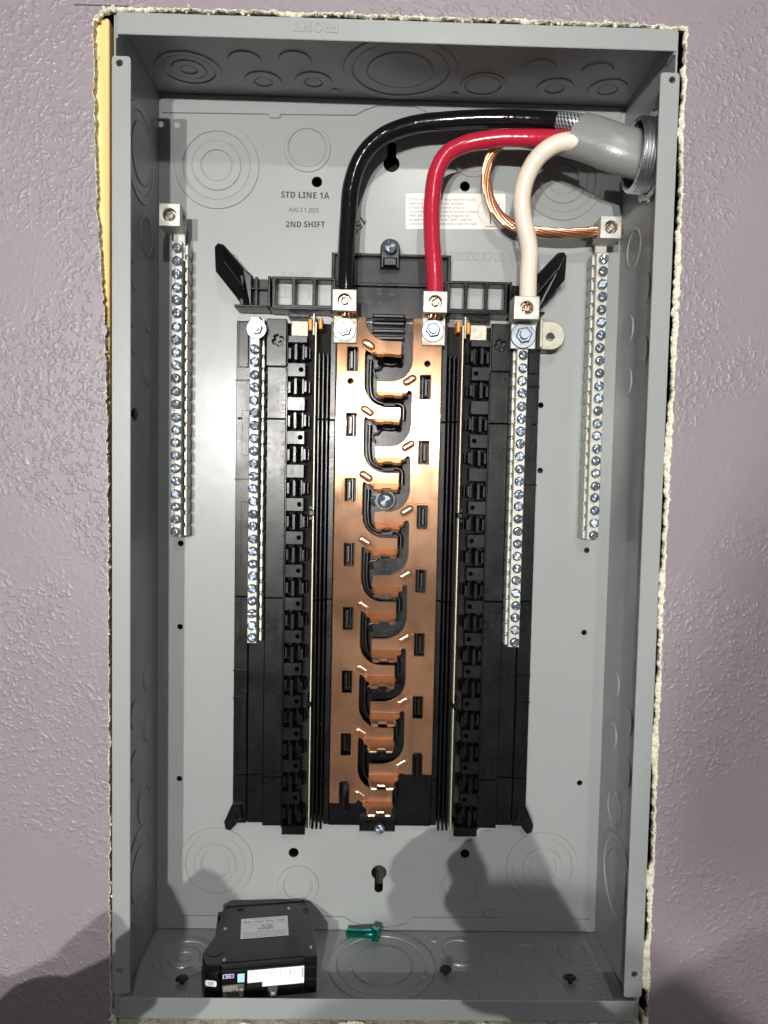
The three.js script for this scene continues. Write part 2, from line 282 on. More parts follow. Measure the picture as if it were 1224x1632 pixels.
for (const [x, z, ...r] of koList) {
  part('knockout', knockout(r, 0.0009).rotateX(Math.PI).translate(x, HH - T, z), M.paint, box);
  part('knockout', knockout(r, 0.0009).translate(x, -HH + T, z), M.paint, box);
}
for (const sx of [-1, 1]) for (const [y, z, ...r] of [[0.266, 0.046, 0.034, 0.0275, 0.021], [0.2135, 0.031, 0.0155, 0.0118], [0.178, 0.0575, 0.0112], [0.155, 0.0265, 0.0112], [0.1345, 0.058, 0.0112], [0.116, 0.0275, 0.0112], [-0.115, 0.026, 0.0112], [-0.134, 0.0565, 0.0112], [-0.1555, 0.0245, 0.0112], [-0.172, 0.057, 0.0112], [-0.21, 0.0345, 0.0155, 0.0118], [-0.2585, 0.0465, 0.034, 0.0275, 0.021]]) {
  if (sx > 0 && y > 0.25) continue;                               // taken out for the cable connector
  part('knockout', knockout(r, 0.0009).rotateZ(-sx * -Math.PI / 2).translate(sx * (HW - T), y, z), M.paint, box);
}
// pressed and printed marks of the enclosure
const fonts = { reg: await new FontLoader().loadAsync('fonts/droid/droid_sans_regular.typeface.json'), bold: await new FontLoader().loadAsync('fonts/droid/droid_sans_bold.typeface.json') };
function emboss(text, x, y, z, size, h, rot = 0, font = fonts.reg) {
  const g = new TextGeometry(text, { font, size, depth: h, curveSegments: 3, bevelEnabled: true, bevelThickness: h * 0.6, bevelSize: size * 0.03, bevelSegments: 1 });
  g.computeBoundingBox(); const b = g.boundingBox; g.translate(-(b.min.x + b.max.x) / 2, -(b.min.y + b.max.y) / 2, 0); g.rotateZ(rot); g.translate(x, y, z); return g;
}
part('embossed_lettering', [emboss('LINE', -0.0721, 0.194, 0, 0.0085, 0.0003), emboss('LINE', -0.0739, 0.1829, 0, 0.0085, 0.0003, Math.PI), emboss('4880029701 W', 0.0703, 0.2139, 0, 0.0066, 0.0003)], M.paint, box);
part('embossed_lettering', emboss('FRONT', -0.0522, 0.3267, D + 0.0002, 0.0064, 0.0004, Math.PI, fonts.bold), M.paint, box);
part('dot_stamp', [[0.0447, -0.3261], [0.0482, -0.3243], [0.0517, -0.3261], [0.0546, -0.3233], [0.0551, -0.326], [0.0586, -0.3256], [0.0616, -0.3246], [0.0647, -0.3264]].map(([x, y]) => cyl(0.0005, D + 0.0004, D + 0.0007, x, y, 8)), M.paint, box);
function print(name, w, h, draw, parent, place, px = 900, opts = {}) {
  const H = Math.round(px * h / w), alpha = opts.ink;
  const tex = canvasTex(px, H, draw, !!alpha), g = new THREE.PlaneGeometry(w, h); place(g);
  const mat = alpha ? std({ color: opts.ink, roughness: 0.6, alphaMap: tex, transparent: true }) : std({ map: tex, roughness: opts.rough ?? 0.45, color: opts.color ?? lin(1, 1, 1) });
  const m = part(name, g, mat, parent, true); if (opts.label) m.userData.label = opts.label; return m;
}
const inkBg = (x, w, h) => { x.fillStyle = '#000'; x.fillRect(0, 0, w, h); x.fillStyle = '#fff'; };
print('printed_stamp', 0.042, 0.034, (x, w, h) => {
  inkBg(x, w, h); x.textAlign = 'center'; x.textBaseline = 'middle'; x.save(); x.translate(w / 2, 0);
  x.font = `bold ${w * 0.155}px sans-serif`; x.fillText('STD LINE 1A', 0, h * 0.17, w * 0.93);
  x.font = `${w * 0.11}px sans-serif`; x.fillText('AUG 2 1 2025', -w * 0.02, h * 0.5, w * 0.56);
  x.rotate(-0.02); x.font = `bold ${w * 0.145}px sans-serif`; x.fillText('2ND SHIFT', 0, h * 0.82, w * 0.8); x.restore();
}, box, (g) => g.translate(-0.067, 0.2458, 0.0002), 700, { ink: lin(0.025, 0.025, 0.04) });
print('handwritten_mark', 0.017, 0.011, (x, w, h) => {
  inkBg(x, w, h); x.font = `italic bold ${h * 0.8}px sans-serif`; x.textAlign = 'center'; x.textBaseline = 'middle'; x.fillText('159', w / 2, h / 2, w * 0.9);
}, box, (g) => { g.rotateZ(-2.3); g.translate(-0.0246, 0.2359, 0.0003); }, 300, { ink: lin(0.012, 0.012, 0.015) });
const stickerShape = (w, h, r) => { const g = new THREE.ShapeGeometry(rrect(-w / 2, -h / 2, w / 2, h / 2, r), 5), p = g.attributes.position, uv = g.attributes.uv; for (let i = 0; i < p.count; i++) uv.setXY(i, p.getX(i) / w + 0.5, p.getY(i) / h + 0.5); return g; };
function sticker(name, w, h, r, draw, parent, place, px, label, rough = 0.42) {
  const g = stickerShape(w, h, r); place(g);
  const m = part(name, g, std({ map: canvasTex(px, Math.round(px * h / w), draw), roughness: rough }), parent, true); if (label) m.userData.label = label; return m;
}
sticker('warning_label', 0.0775, 0.027, 0.0012, (x, w, h) => {
  x.fillStyle = '#dedcd4'; x.fillRect(0, 0, w, h); x.fillStyle = '#2c2c2c'; x.font = `${h * 0.105}px sans-serif`;
  ['If this device is to be mounted on a solid', 'wall and the unit is to be bonded,', 'torque the bonding screw prior to', 'mounting in order to ensure proper contact', 'with the back. See wiring diagram for', 'proper screw. Spacer kit SMK1 may be', 'used to space the unit away from the wall.'].forEach((t, i) => x.fillText(t, w * 0.035, h * (0.2 + i * 0.114), w * 0.69));
  x.strokeStyle = '#444'; x.lineWidth = 2; x.beginPath(); x.arc(w * 0.85, h * 0.5, h * 0.36, 0, 7); x.stroke(); x.fillRect(w * 0.845, h * 0.5, w * 0.012, h * 0.36);
  x.lineWidth = 9; x.strokeStyle = '#222'; x.beginPath(); x.moveTo(w * 0.9, h * 0.42); x.lineTo(w * 0.945, h * 0.28); x.stroke(); x.font = `bold ${h * 0.07}px sans-serif`; x.fillText('ATHMNT 1', w * 0.8, h * 0.95);
}, box, (g) => { g.rotateZ(0.022); g.translate(0.0498, 0.2478, 0.0002); }, 1200, 'white printed instruction sticker on the back behind the red cable');
sticker('part_number_label', 0.009, 0.056, 0.0006, (x, w, h) => {
  x.fillStyle = '#8d8f8a'; x.fillRect(0, 0, w, h); x.translate(w / 2, h / 2); x.rotate(Math.PI / 2); x.fillStyle = '#33352f'; x.font = `bold ${w * 0.42}px sans-serif`; x.textAlign = 'center'; x.textBaseline = 'middle'; x.fillText('PIC NO 0123740', 0, w * 0.06, h * 0.82);
}, box, (g) => { g.rotateY(-Math.PI / 2); g.translate(HW - T - 0.0002, -0.0019, 0.0689); }, 180, 'small gray part number sticker on the right wall');

/* ---------- screws, lugs, bars ---------- */
const crossHead = (() => {                                         // pan head with a combined slot and cross recess, on a short shank
  const dome = [V2(0, 0), V2(0.0035, 0), V2(0.0036, 0.0006), V2(0.0034, 0.0014)]; for (let k = 1; k <= 6; k++) { const q = k / 6 * Math.PI / 2; dome.push(V2(Math.max(0, 0.0034 * Math.cos(q)), 0.0014 + 0.0013 * Math.sin(q))); }
  const head = new THREE.LatheGeometry(dome, 26);
  const s1 = new THREE.BoxGeometry(0.0024, 0.0024, 0.009).rotateZ(Math.PI / 4).translate(0, 0.0029, 0), s2 = new THREE.BoxGeometry(0.0044, 0.0026, 0.0026).rotateX(Math.PI / 4).translate(0, 0.0028, 0);
  const h = cut(head, s1, s2); const shank = new THREE.CylinderGeometry(0.0021, 0.0021, 0.0035, 12, 1, true).translate(0, -0.00175, 0);
  return mergeGeometries([clean(h), clean(shank)]).rotateX(Math.PI / 2);
})();
function screw(parent, x, y, z, mat = M.zinc, k = 1) {
  const m = new THREE.Mesh(crossHead, mat); m.name = 'screw'; m.castShadow = m.receiveShadow = true; m.position.set(x, y, z); m.rotation.set(rr(-0.2, 0.2), rr(-0.2, 0.2), rr(0, 6.28)); m.scale.setScalar(k); parent.add(m); return m;
}
const bore = (axis, r, L, x, y, z) => { const g = new THREE.CylinderGeometry(r, r, L, 24); if (axis === 'x') g.rotateZ(Math.PI / 2); if (axis === 'z') g.rotateX(Math.PI / 2); return g.translate(x, y, z); };
function lugBlock(parent, x, y, w, h, z0, z1, axis, rb) {
  const b = new RoundedBoxGeometry(w, h, z1 - z0, 2, 0.0006).translate(x, y, (z0 + z1) / 2);
  const g = cut(b, bore(axis, rb, Math.max(w, h) * 1.5, x, y, z0 + (z1 - z0) * 0.42), bore('z', 0.0049, 0.02, x, y, z1));
  part('lug_block', g, M.alu, parent);
  const ring = new THREE.Shape(); ring.absarc(x, y, 0.0044, 0, 6.2832); const hex = new THREE.Path(); for (let k = 0; k <= 6; k++) { const a = 0.3 + k * Math.PI / 3; hex[k ? 'lineTo' : 'moveTo'](x + 0.0024 * Math.cos(a), y + 0.0024 * Math.sin(a)); } ring.holes.push(hex);
  part('set_screw', [plate(ring, z1 - 0.005, z1 - 0.0002, 0.0004, 12), cyl(0.0042, z1 - 0.0062, z1 - 0.0052, x, y)], M.setScrew, parent);
}
function hexBolt(parent, x, y, z, R = 0.0062) {
  const hexS = new THREE.Shape(); for (let k = 0; k <= 6; k++) { const a = 0.2 + k * Math.PI / 3; hexS[k ? 'lineTo' : 'moveTo'](x + R * 0.82 * Math.cos(a), y + R * 0.82 * Math.sin(a)); }
  part('bolt', [cyl(R * 1.28, z, z + 0.0009, x, y, 28, R * 1.2), plate(hexS, z + 0.0009, z + 0.0042, 0.0007), cyl(R * 0.5, z + 0.0042, z + 0.007, x, y, 16, R * 0.42)], M.boltSteel, parent);
}
// terminal bar: an extruded rail with a cross bore under each screw
function terminalBar(parent, x, ys, w, z0, z1, side, top, bottom, matt = M.alu) {
  const pitch = Math.abs(ys[1] - ys[0]), xi = x + side * w / 2;
  part('rail', [bar(x - w / 2, bottom, z0 + 0.001, x + w / 2 - (side > 0 ? 0.0012 : -0.0), top, z1, 0.0005)], matt, parent);
  // stepped wire-entry cells on the side facing the middle of the panel
  const cells = [];
  for (const y of ys) cells.push(bar(xi, y - pitch * 0.36, z0 + 0.0015, xi + side * 0.0022, y + pitch * 0.36, z1 - 0.004, 0.0004));
  cells.push(bar(xi, bottom, z0, xi + side * 0.0012, top, z1 - 0.008, 0.0002));
  part('wire_entry_strip', cells, matt, parent);
  for (const y of ys) screw(parent, x + rr(-0.0003, 0.0003), y + rr(-0.0002, 0.0002), z1 + rr(0.0016, 0.0032));
}
const span = (a, b, n) => Array.from({ length: n }, (_, i) => a + (b - a) * i / (n - 1));
const gBars = {};
for (const [s, label] of [[-1, 'long aluminium ground bar with empty top lug on the left of the back'], [1, 'long aluminium ground bar holding the bare copper wire on the right']]) {
  const t = thing('ground_bar', label, 'ground bar', 'ground bars along both sides');
  const ys = span(0.208, s < 0 ? -0.004 : -0.0005, 23), x = s * 0.1595;
  terminalBar(t, x, ys, 0.0092, 0.004, 0.021, -s, 0.2135, ys[22] - 0.004);
  part('standoff', [bar(x - 0.005, 0.19, 0.0003, x + 0.005, 0.2, 0.004), bar(x - 0.005, 0.02, 0.0003, x + 0.005, 0.03, 0.004)], M.alu, t);
  part('lug_tongue', bar(x - 0.0045, 0.2, 0.014, x + 0.0045, 0.236, 0.0166), M.alu, t);
  lugBlock(t, ...(s < 0 ? [-0.1616, 0.2278] : [0.1605, 0.2272]), 0.0155, 0.0162, 0.0168, 0.036, 'x', 0.0048);
  gBars[s] = t;
}
for (const [s, label] of [[-1, 'neutral bar with a hex bolt at its top on the left of the black base'], [1, 'neutral bar holding the white cable lug on the right of the black base']]) {
  const t = thing('neutral_bar', label, 'neutral bar', 'neutral bars on the black base');
  const ys = span(0.1335, -0.0825, 24), x = s * 0.0995;
  terminalBar(t, x, ys, 0.0084, 0.0135, 0.0295, -s, s < 0 ? 0.158 : 0.14, -0.0872);
  if (s < 0) { hexBolt(t, -0.0987, 0.1486, 0.0298, 0.0059); }
  else {
    part('lug_tongue', [bar(0.0897, 0.1381, 0.0298, 0.1083, 0.1568, 0.0328, 0.0004)], M.alu, t);
    lugBlock(t, 0.0972, 0.1641, 0.0185, 0.0165, 0.0332, 0.0515, 'y', 0.0064);
    hexBolt(t, 0.0988, 0.1475, 0.033, 0.0074);
    const q = new THREE.Shape(); const [cx, cy] = [0.1216, 0.1505]; q.moveTo(cx - 0.007, cy - 0.0105); q.lineTo(cx + 0.001, cy - 0.0105); q.absarc(cx + 0.001, cy, 0.0105, -Math.PI / 2, Math.PI / 2); q.lineTo(cx - 0.007, cy + 0.0105); q.closePath(); q.holes.push(hole(cx + 0.0005, cy - 0.001, 0.003));
    part('bonding_strap', [plate(q, 0.0185, 0.0205, 0.0004, 16), bar(cx - 0.0095, cy - 0.0105, 0.0185, cx - 0.0075, cy + 0.0105, 0.0295)], M.tin, t);
  }
}

/* ---------- black plastic base ---------- */
const base = thing('breaker_base', 'black plastic breaker base filling the middle of the panel', 'breaker base');
{
  const yT = 0.158, cuts = [0.158, 0.0835, -0.0545, -0.1965, -0.236], pin = [];
  // floor of the base and of its centre channel
  part('base_floor', [bar(-0.1165, -0.232, 0.0015, -0.0405, yT, 0.0055), bar(0.0405, -0.232, 0.0015, 0.1165, yT, 0.0055)], M.plasticMatte, base);
  part('channel_floor', bar(-0.0404, -0.236, 0.0015, 0.0404, yT, 0.0135), M.plastic, base);
  for (const s of [-1, 1]) {
    const X = (a) => s * a;
    const strip = (a, b, z0, z1, y0, y1, bev = 0.0005) => bar(X(a), y1 + 0.0003, z0, X(b), y0 - 0.0003, z1, bev);
    for (let k = 0; k < 4; k++) {
      const y0 = cuts[k], y1 = cuts[k + 1];
      part('outer_panel', strip(0.1058, 0.1165, 0.0055, 0.0125, y0, y1), M.plastic, base);
      part('neutral_trough', strip(0.0928, 0.1054, 0.0055, 0.0115, y0, y1), M.plastic, base);
      part('inner_panel', strip(0.0778, 0.0924, 0.0055, 0.0165, y0, y1), M.plastic, base);
      part('bus_cover', strip(0.0402, 0.0446, 0.0055, 0.017, y0, k === 3 ? -0.234 : y1), M.plastic, base);
      for (const a of [0.0462, 0.0495, 0.0526]) part('rib', strip(a - 0.0009, a + 0.0009, 0.0055, 0.0215, y0 - (k ? 0 : 0.024), y1, 0.0006), M.plastic, base);
    }
    // raised pads, bridges and recesses on the outer panel
    part('pad', [strip(0.1072, 0.1148, 0.0125, 0.0142, 0.157, 0.122)], M.plastic, base);
    for (const g of [[-0.0033, 0.1126], [-0.0018, 0.037], [0.0012, -0.1127], [0.0017, -0.1347]].map(([, y]) => strip(0.106, 0.1168, 0.0125, 0.0142, y + 0.0008, y - 0.0008, 0.0003))) part('bridge', g, M.plastic, base);
    for (const [a, b] of [[0.09, 0.055], [0.02, -0.03], [-0.056, -0.09], [-0.13, -0.17]]) part('panel_step', strip(0.1062, 0.1118, 0.0125, 0.0134, a, b, 0.0003), M.plastic, base);
    for (const g of [0.15, 0.13, 0.066, 0.044, 0.004, -0.1, -0.16].map((y) => cyl(0.0034, 0.0125, 0.01275, X(0.1105), y - 0.004, 20)).concat([0.146, 0.128, 0.1, 0.03, -0.04, -0.12, -0.21].map((y) => cyl(0.0036, 0.0165, 0.01675, X(0.0852), y, 22)))) part('ejector_mark', g, M.plastic, base);
    // block with star shaped socket beside the neutral bar
    const [bx0, bx1, by0, by1] = [0.0772, 0.0925, 0.1225, 0.158];
    const sq = rrect(Math.min(X(bx0), X(bx1)), by0, Math.max(X(bx0), X(bx1)), by1, 0.0008), star = new THREE.Path();
    for (let k = 0; k < 32; k++) { const a = k / 32 * Math.PI * 2, r = 0.0042 * (Math.cos(4 * a) > -0.2 ? 1 : 0.68); star[k ? 'lineTo' : 'moveTo'](X(0.0838) + r * Math.cos(a + 0.4), 0.142 + r * Math.sin(a + 0.4)); } star.closePath(); sq.holes.push(star);
    part('socket_block', [plate(sq, 0.0168, 0.0225, 0.0006, 6)], M.plastic, base);
    part('socket_post', cyl(0.0014, 0.0166, 0.0205, X(0.0838), 0.1425), M.plastic, base);
    // hook column: one bay per breaker space
    const step = 0.02556, y0 = 0.1332, xa = 0.0632, xb = 0.0765;
    part('column_wall', [strip(0.0765, 0.0776, 0.0055, 0.0195, 0.1462, -0.236, 0.0003)], M.plastic, base);
    for (let i = 0; i < 15; i++) {
      const y = y0 - i * step;
      const q = rrect(Math.min(X(xa), X(xb)), y - step + 0.0076 + 0.0003, Math.max(X(xa), X(xb)), y - 0.0072 - 0.0003, 0.0004); if (i < 14) {
        if (i % 2 === 0 || i > 3) q.holes.push(hole(X(0.0664), (y + y - step) / 2 + 0.0004, 0.0016));
        part('column_plate', plate(q, 0.0055, 0.0195, 0.0003, 8), M.plastic, base);
        if (i % 2) part('ejector_mark', cyl(0.0031, 0.0195, 0.01975, X(0.0722), (y + y - step) / 2, 20), M.plastic, base);
      }
      part('breaker_hook', [plate(rrect(Math.min(X(0.0684), X(0.0716)), y - 0.0064, Math.max(X(0.0684), X(0.0716)), y + 0.0066, 0.0013), 0.0055, 0.0245, 0.0007, 6), bar(X(0.0742), y - 0.0045, 0.0055, X(0.0763), y + 0.0042, 0.0185, 0.0003)], M.plastic, base);
      part('hook_stop', [bar(X(0.0615), y - 0.0042, 0.0055, X(0.0638), y + 0.0046, 0.0235, 0.0004), bar(X(0.0638), y - 0.0052, 0.0055, X(0.0656), y + 0.0064, 0.0205, 0.0004), bar(X(0.0598), y - 0.004, 0.0055, X(0.0606), y + 0.0042, 0.0165, 0.0002)], M.plastic, base);
    }
    part('column_end', bar(X(0.0620), 0.1409, 0.0055, X(0.0765), 0.1462, 0.0195), M.plastic, base); part('column_end', bar(X(0.0585), -0.2405, 0.002, X(0.0766), -0.2335, 0.0215, 0.0008), M.plastic, base);
    // thin steel edge of the rail between hooks and bus, in three lengths with plastic clips between
    for (const [a, b] of [[0.156, 0.0145], [0.0105, -0.1335], [-0.1375, -0.2345]]) part('rail_edge', bar(X(0.0548), b, 0.004, X(0.0559), a, 0.0235, 0.0002), M.steelEdge, base);
    part('rail_clip', [0.0125, -0.1355].map((y) => bar(X(0.0545), y - 0.0018, 0.0055, X(0.0585), y + 0.0018, 0.0235, 0.0003)).concat([0.0165, 0.0085, -0.1315, -0.1395].map((y) => cyl(0.0011, 0.0055, 0.0245, X(0.0572), y, 10))), M.plastic, base);
    // top of the column: tin strap end and orange insulator
    part('strap_end', [plate(rrect(Math.min(X(0.0625), X(0.0752)), 0.1466, Math.max(X(0.0625), X(0.0752)), 0.1592, 0.0008), 0.0075, 0.0095, 0.0003), bar(X(0.0565), 0.1466, 0.0055, X(0.058), 0.163, 0.0205, 0.0003)], M.tin, base);
    part('insulator', [bar(X(0.0587), 0.151, 0.0056, X(0.0615), 0.1595, 0.0172, 0.0008), bar(X(0.0506), 0.151, 0.0056, X(0.0532), 0.1595, 0.0232, 0.0008)], M.orange, base);
    // ladder frame across the top, wing and foot
    const lad = rrect(Math.min(X(0.0415), X(0.09)), 0.1665, Math.max(X(0.0415), X(0.09)), 0.1915, 0.0006);
    for (const [a, b] of [[0.0437, 0.0565], [0.0592, 0.0722], [0.0749, 0.0872]]) lad.holes.push(rrect(Math.min(X(a), X(b)), 0.1705, Math.max(X(a), X(b)), 0.1892, 0.0004, THREE.Path));
    part('ladder_frame', plate(lad, 0.0015, 0.0135, 0.0005), M.plastic, base);
    part('cross_rail', [strip(0.0405, 0.0905, 0.0015, 0.0215, 0.1672, 0.1648, 0.0005), strip(0.092, 0.1165, 0.0015, 0.024, 0.1678, 0.1655, 0.0005), strip(0.061, 0.077, 0.0015, 0.0155, 0.1636, 0.1606, 0.0004)], M.plastic, base);
    part('wing_mount', [strip(0.0925, 0.1105, 0.0015, 0.0085, 0.1905, 0.1675, 0.0005), strip(0.0925, 0.1105, 0.0085, 0.0155, 0.1825, 0.1805, 0.0004), strip(0.1005, 0.1025, 0.0085, 0.0155, 0.1905, 0.1675, 0.0004), strip(0.1105, 0.1135, 0.0015, 0.018, 0.191, 0.167, 0.0005), strip(0.0905, 0.0926, 0.0015, 0.017, 0.191, 0.167, 0.0005)], M.plastic, base);
    const wp = [[0.1105, 0.1660], [0.1165, 0.1745], [0.1298, 0.1905], [0.1305, 0.208], [0.1285, 0.2112], [0.1245, 0.211], [0.1105, 0.196], [0.1045, 0.191], [0.1045, 0.166]].map(([a, b]) => [X(a), b]); if (s < 0) wp.reverse();
    const wg = plate(poly(wp), 0, 0.0075, 0.0012), wpz = wg.attributes.position; for (let i = 0; i < wpz.count; i++) { const k = Math.max(0, (Math.abs(wpz.getX(i)) - 0.111) / 0.018); wpz.setZ(i, wpz.getZ(i) + 0.008 + 0.0125 * k); } wg.computeVertexNormals();
    const ridge = bar(-0.001, -0.0115, 0, 0.001, 0.0115, 0.003, 0.0006).rotateX(0.35).rotateZ(s * -0.66).translate(X(0.118), 0.1905, 0.0205).rotateY(0);
    part('wing', [wg, ridge], M.plasticPlain, base);
    const fp = [[0.1075, -0.2305], [0.1095, -0.2195], [0.1165, -0.2195], [0.1225, -0.2335], [0.1213, -0.2395], [0.1175, -0.2405], [0.114, -0.2365], [0.1115, -0.232]].map(([a, b]) => [X(a), b]); if (s > 0) fp.reverse();
    part('foot', [plate(poly(fp), 0.0015, 0.0165, 0.0011), plate(poly(fp.map(([a, b]) => [X(0.1165) + (a - X(0.1165)) * 0.55, -0.231 + (b + 0.231) * 0.55])), 0.0165, 0.0182, 0.0006)], M.plasticPlain, base);
  }
  // upper plate carrying the main lugs, mounting ear with its screw
  const ux0 = -0.0432, ux1 = 0.0442;
  part('upper_plate', [bar(ux0, 0.1622, 0.0015, ux1, 0.2095, 0.0085), bar(ux0, 0.2085, 0.0085, ux1, 0.2107, 0.0125, 0.0005), bar(ux0 - 0.0018, 0.1622, 0.0085, ux0 + 0.0008, 0.2107, 0.0125, 0.0005), bar(ux1 - 0.0008, 0.1622, 0.0085, ux1 + 0.0018, 0.2107, 0.0125, 0.0005), bar(ux0, 0.1862, 0.0085, ux1, 0.1888, 0.012, 0.0005), bar(ux0, 0.1622, 0.0085, ux1, 0.1858, 0.0105, 0.0004)], M.plastic, base);
  for (const g of [[-0.0215, 0.2, 0.0085], [0.018, 0.202, 0.0085], [0.036, 0.2, 0.0085], [-0.039, 0.2, 0.0085], [-0.001, 0.174, 0.0105], [-0.03, 0.174, 0.0105]].map(([x, y, z]) => cyl(0.0038, z, z + 0.0003, x, y, 22))) part('ejector_mark', g, M.plastic, base);
  const [ex, ey] = [-0.0006, 0.2143], ear = new THREE.Shape(); ear.moveTo(ex - 0.0074, ey - 0.015); ear.lineTo(ex + 0.0074, ey - 0.015); ear.lineTo(ex + 0.0074, ey); ear.absarc(ex, ey, 0.0074, 0, Math.PI); ear.closePath();
  part('mounting_ear', [plate(ear, 0.0015, 0.0142, 0.001, 14), bar(ex - 0.0052, ey - 0.0142, 0.0142, ex + 0.0052, ey - 0.0075, 0.0175, 0.001)], M.plasticPlain, base);
  screw(base, ex, ey + 0.0005, 0.0148, M.zinc, 1.65).name = 'mounting_screw';
  // centre channel under the stabs: snaking insulating wall, bosses, bars above and at the foot
  part('channel_bar', [0.1618, 0.1565, 0.1512, 0.1462].map((y, i) => bar(-0.013, y - 0.0016, 0.0135, 0.0115, y + 0.0014, 0.0235 - i * 0.0015, 0.0009)), M.plasticPlain, base);
  part('channel_bar', [bar(-0.0158, -0.2375, 0.0015, 0.0122, -0.2285, 0.0215, 0.0015)], M.plasticPlain, base);
  for (let i = 0; i < 7; i++) {
    const yl = 0.1421 - 0.0489 * i, yr = 0.1125 - 0.0487 * i;
    const w1 = [[-0.0135, yl - 0.013, 0.021], [-0.0135, yl - 0.034, 0.021], [-0.0115, yl - 0.0415, 0.021], [-0.004, yl - 0.0455, 0.021], [0.0085, yl - 0.0458, 0.021], [0.0115, yl - 0.048, 0.021], [0.0118, yl - 0.058, 0.021]];
    part('channel_wall', tube(w1, 0.0017, 44, 8), M.plasticPlain, base);
    part('channel_wall', tube([[-0.0095, yr + 0.0035, 0.0205], [-0.0115, yr + 0.009, 0.0205], [-0.007, yr + 0.0105, 0.0205], [-0.005, yr + 0.0135, 0.0205], [0.004, yr + 0.0135, 0.0205], [0.0075, yr + 0.0165, 0.0205], [0.0105, yr + 0.0215, 0.0205]], 0.0011, 40, 6), M.plasticPlain, base);
    if (i !== 2) part('boss', [-0.0058, 0.0078].flatMap((x) => [new THREE.LatheGeometry([V2(0.0012, -0.008), V2(0.0012, 0), V2(0.0028, 0), V2(0.003, -0.008)], 18).rotateX(Math.PI / 2).translate(x, yr + 0.0148, 0.0225)]), M.plasticPlain, base);
    part('barrier', [bar(-0.0035, yl - 0.0478, 0.0135, 0.0055, yl - 0.0455, 0.0245, 0.0004)], std({ color: lin(0.035, 0.018, 0.012), roughness: 0.5 }), base);
  }
  part('boss', cyl(0.0075, 0.0135, 0.0255, -0.0008, 0.0235, 26), M.plasticPlain, base);
  const cs = screw(base, -0.0008, 0.0235, 0.0265, M.zinc, 1.7); cs.name = 'mounting_screw'; cs.rotation.set(0.2, 0.16, 0.9);
  screw(base, 0, -0.2324, 0.0245, M.zinc, 1.2).name = 'mounting_screw';
}

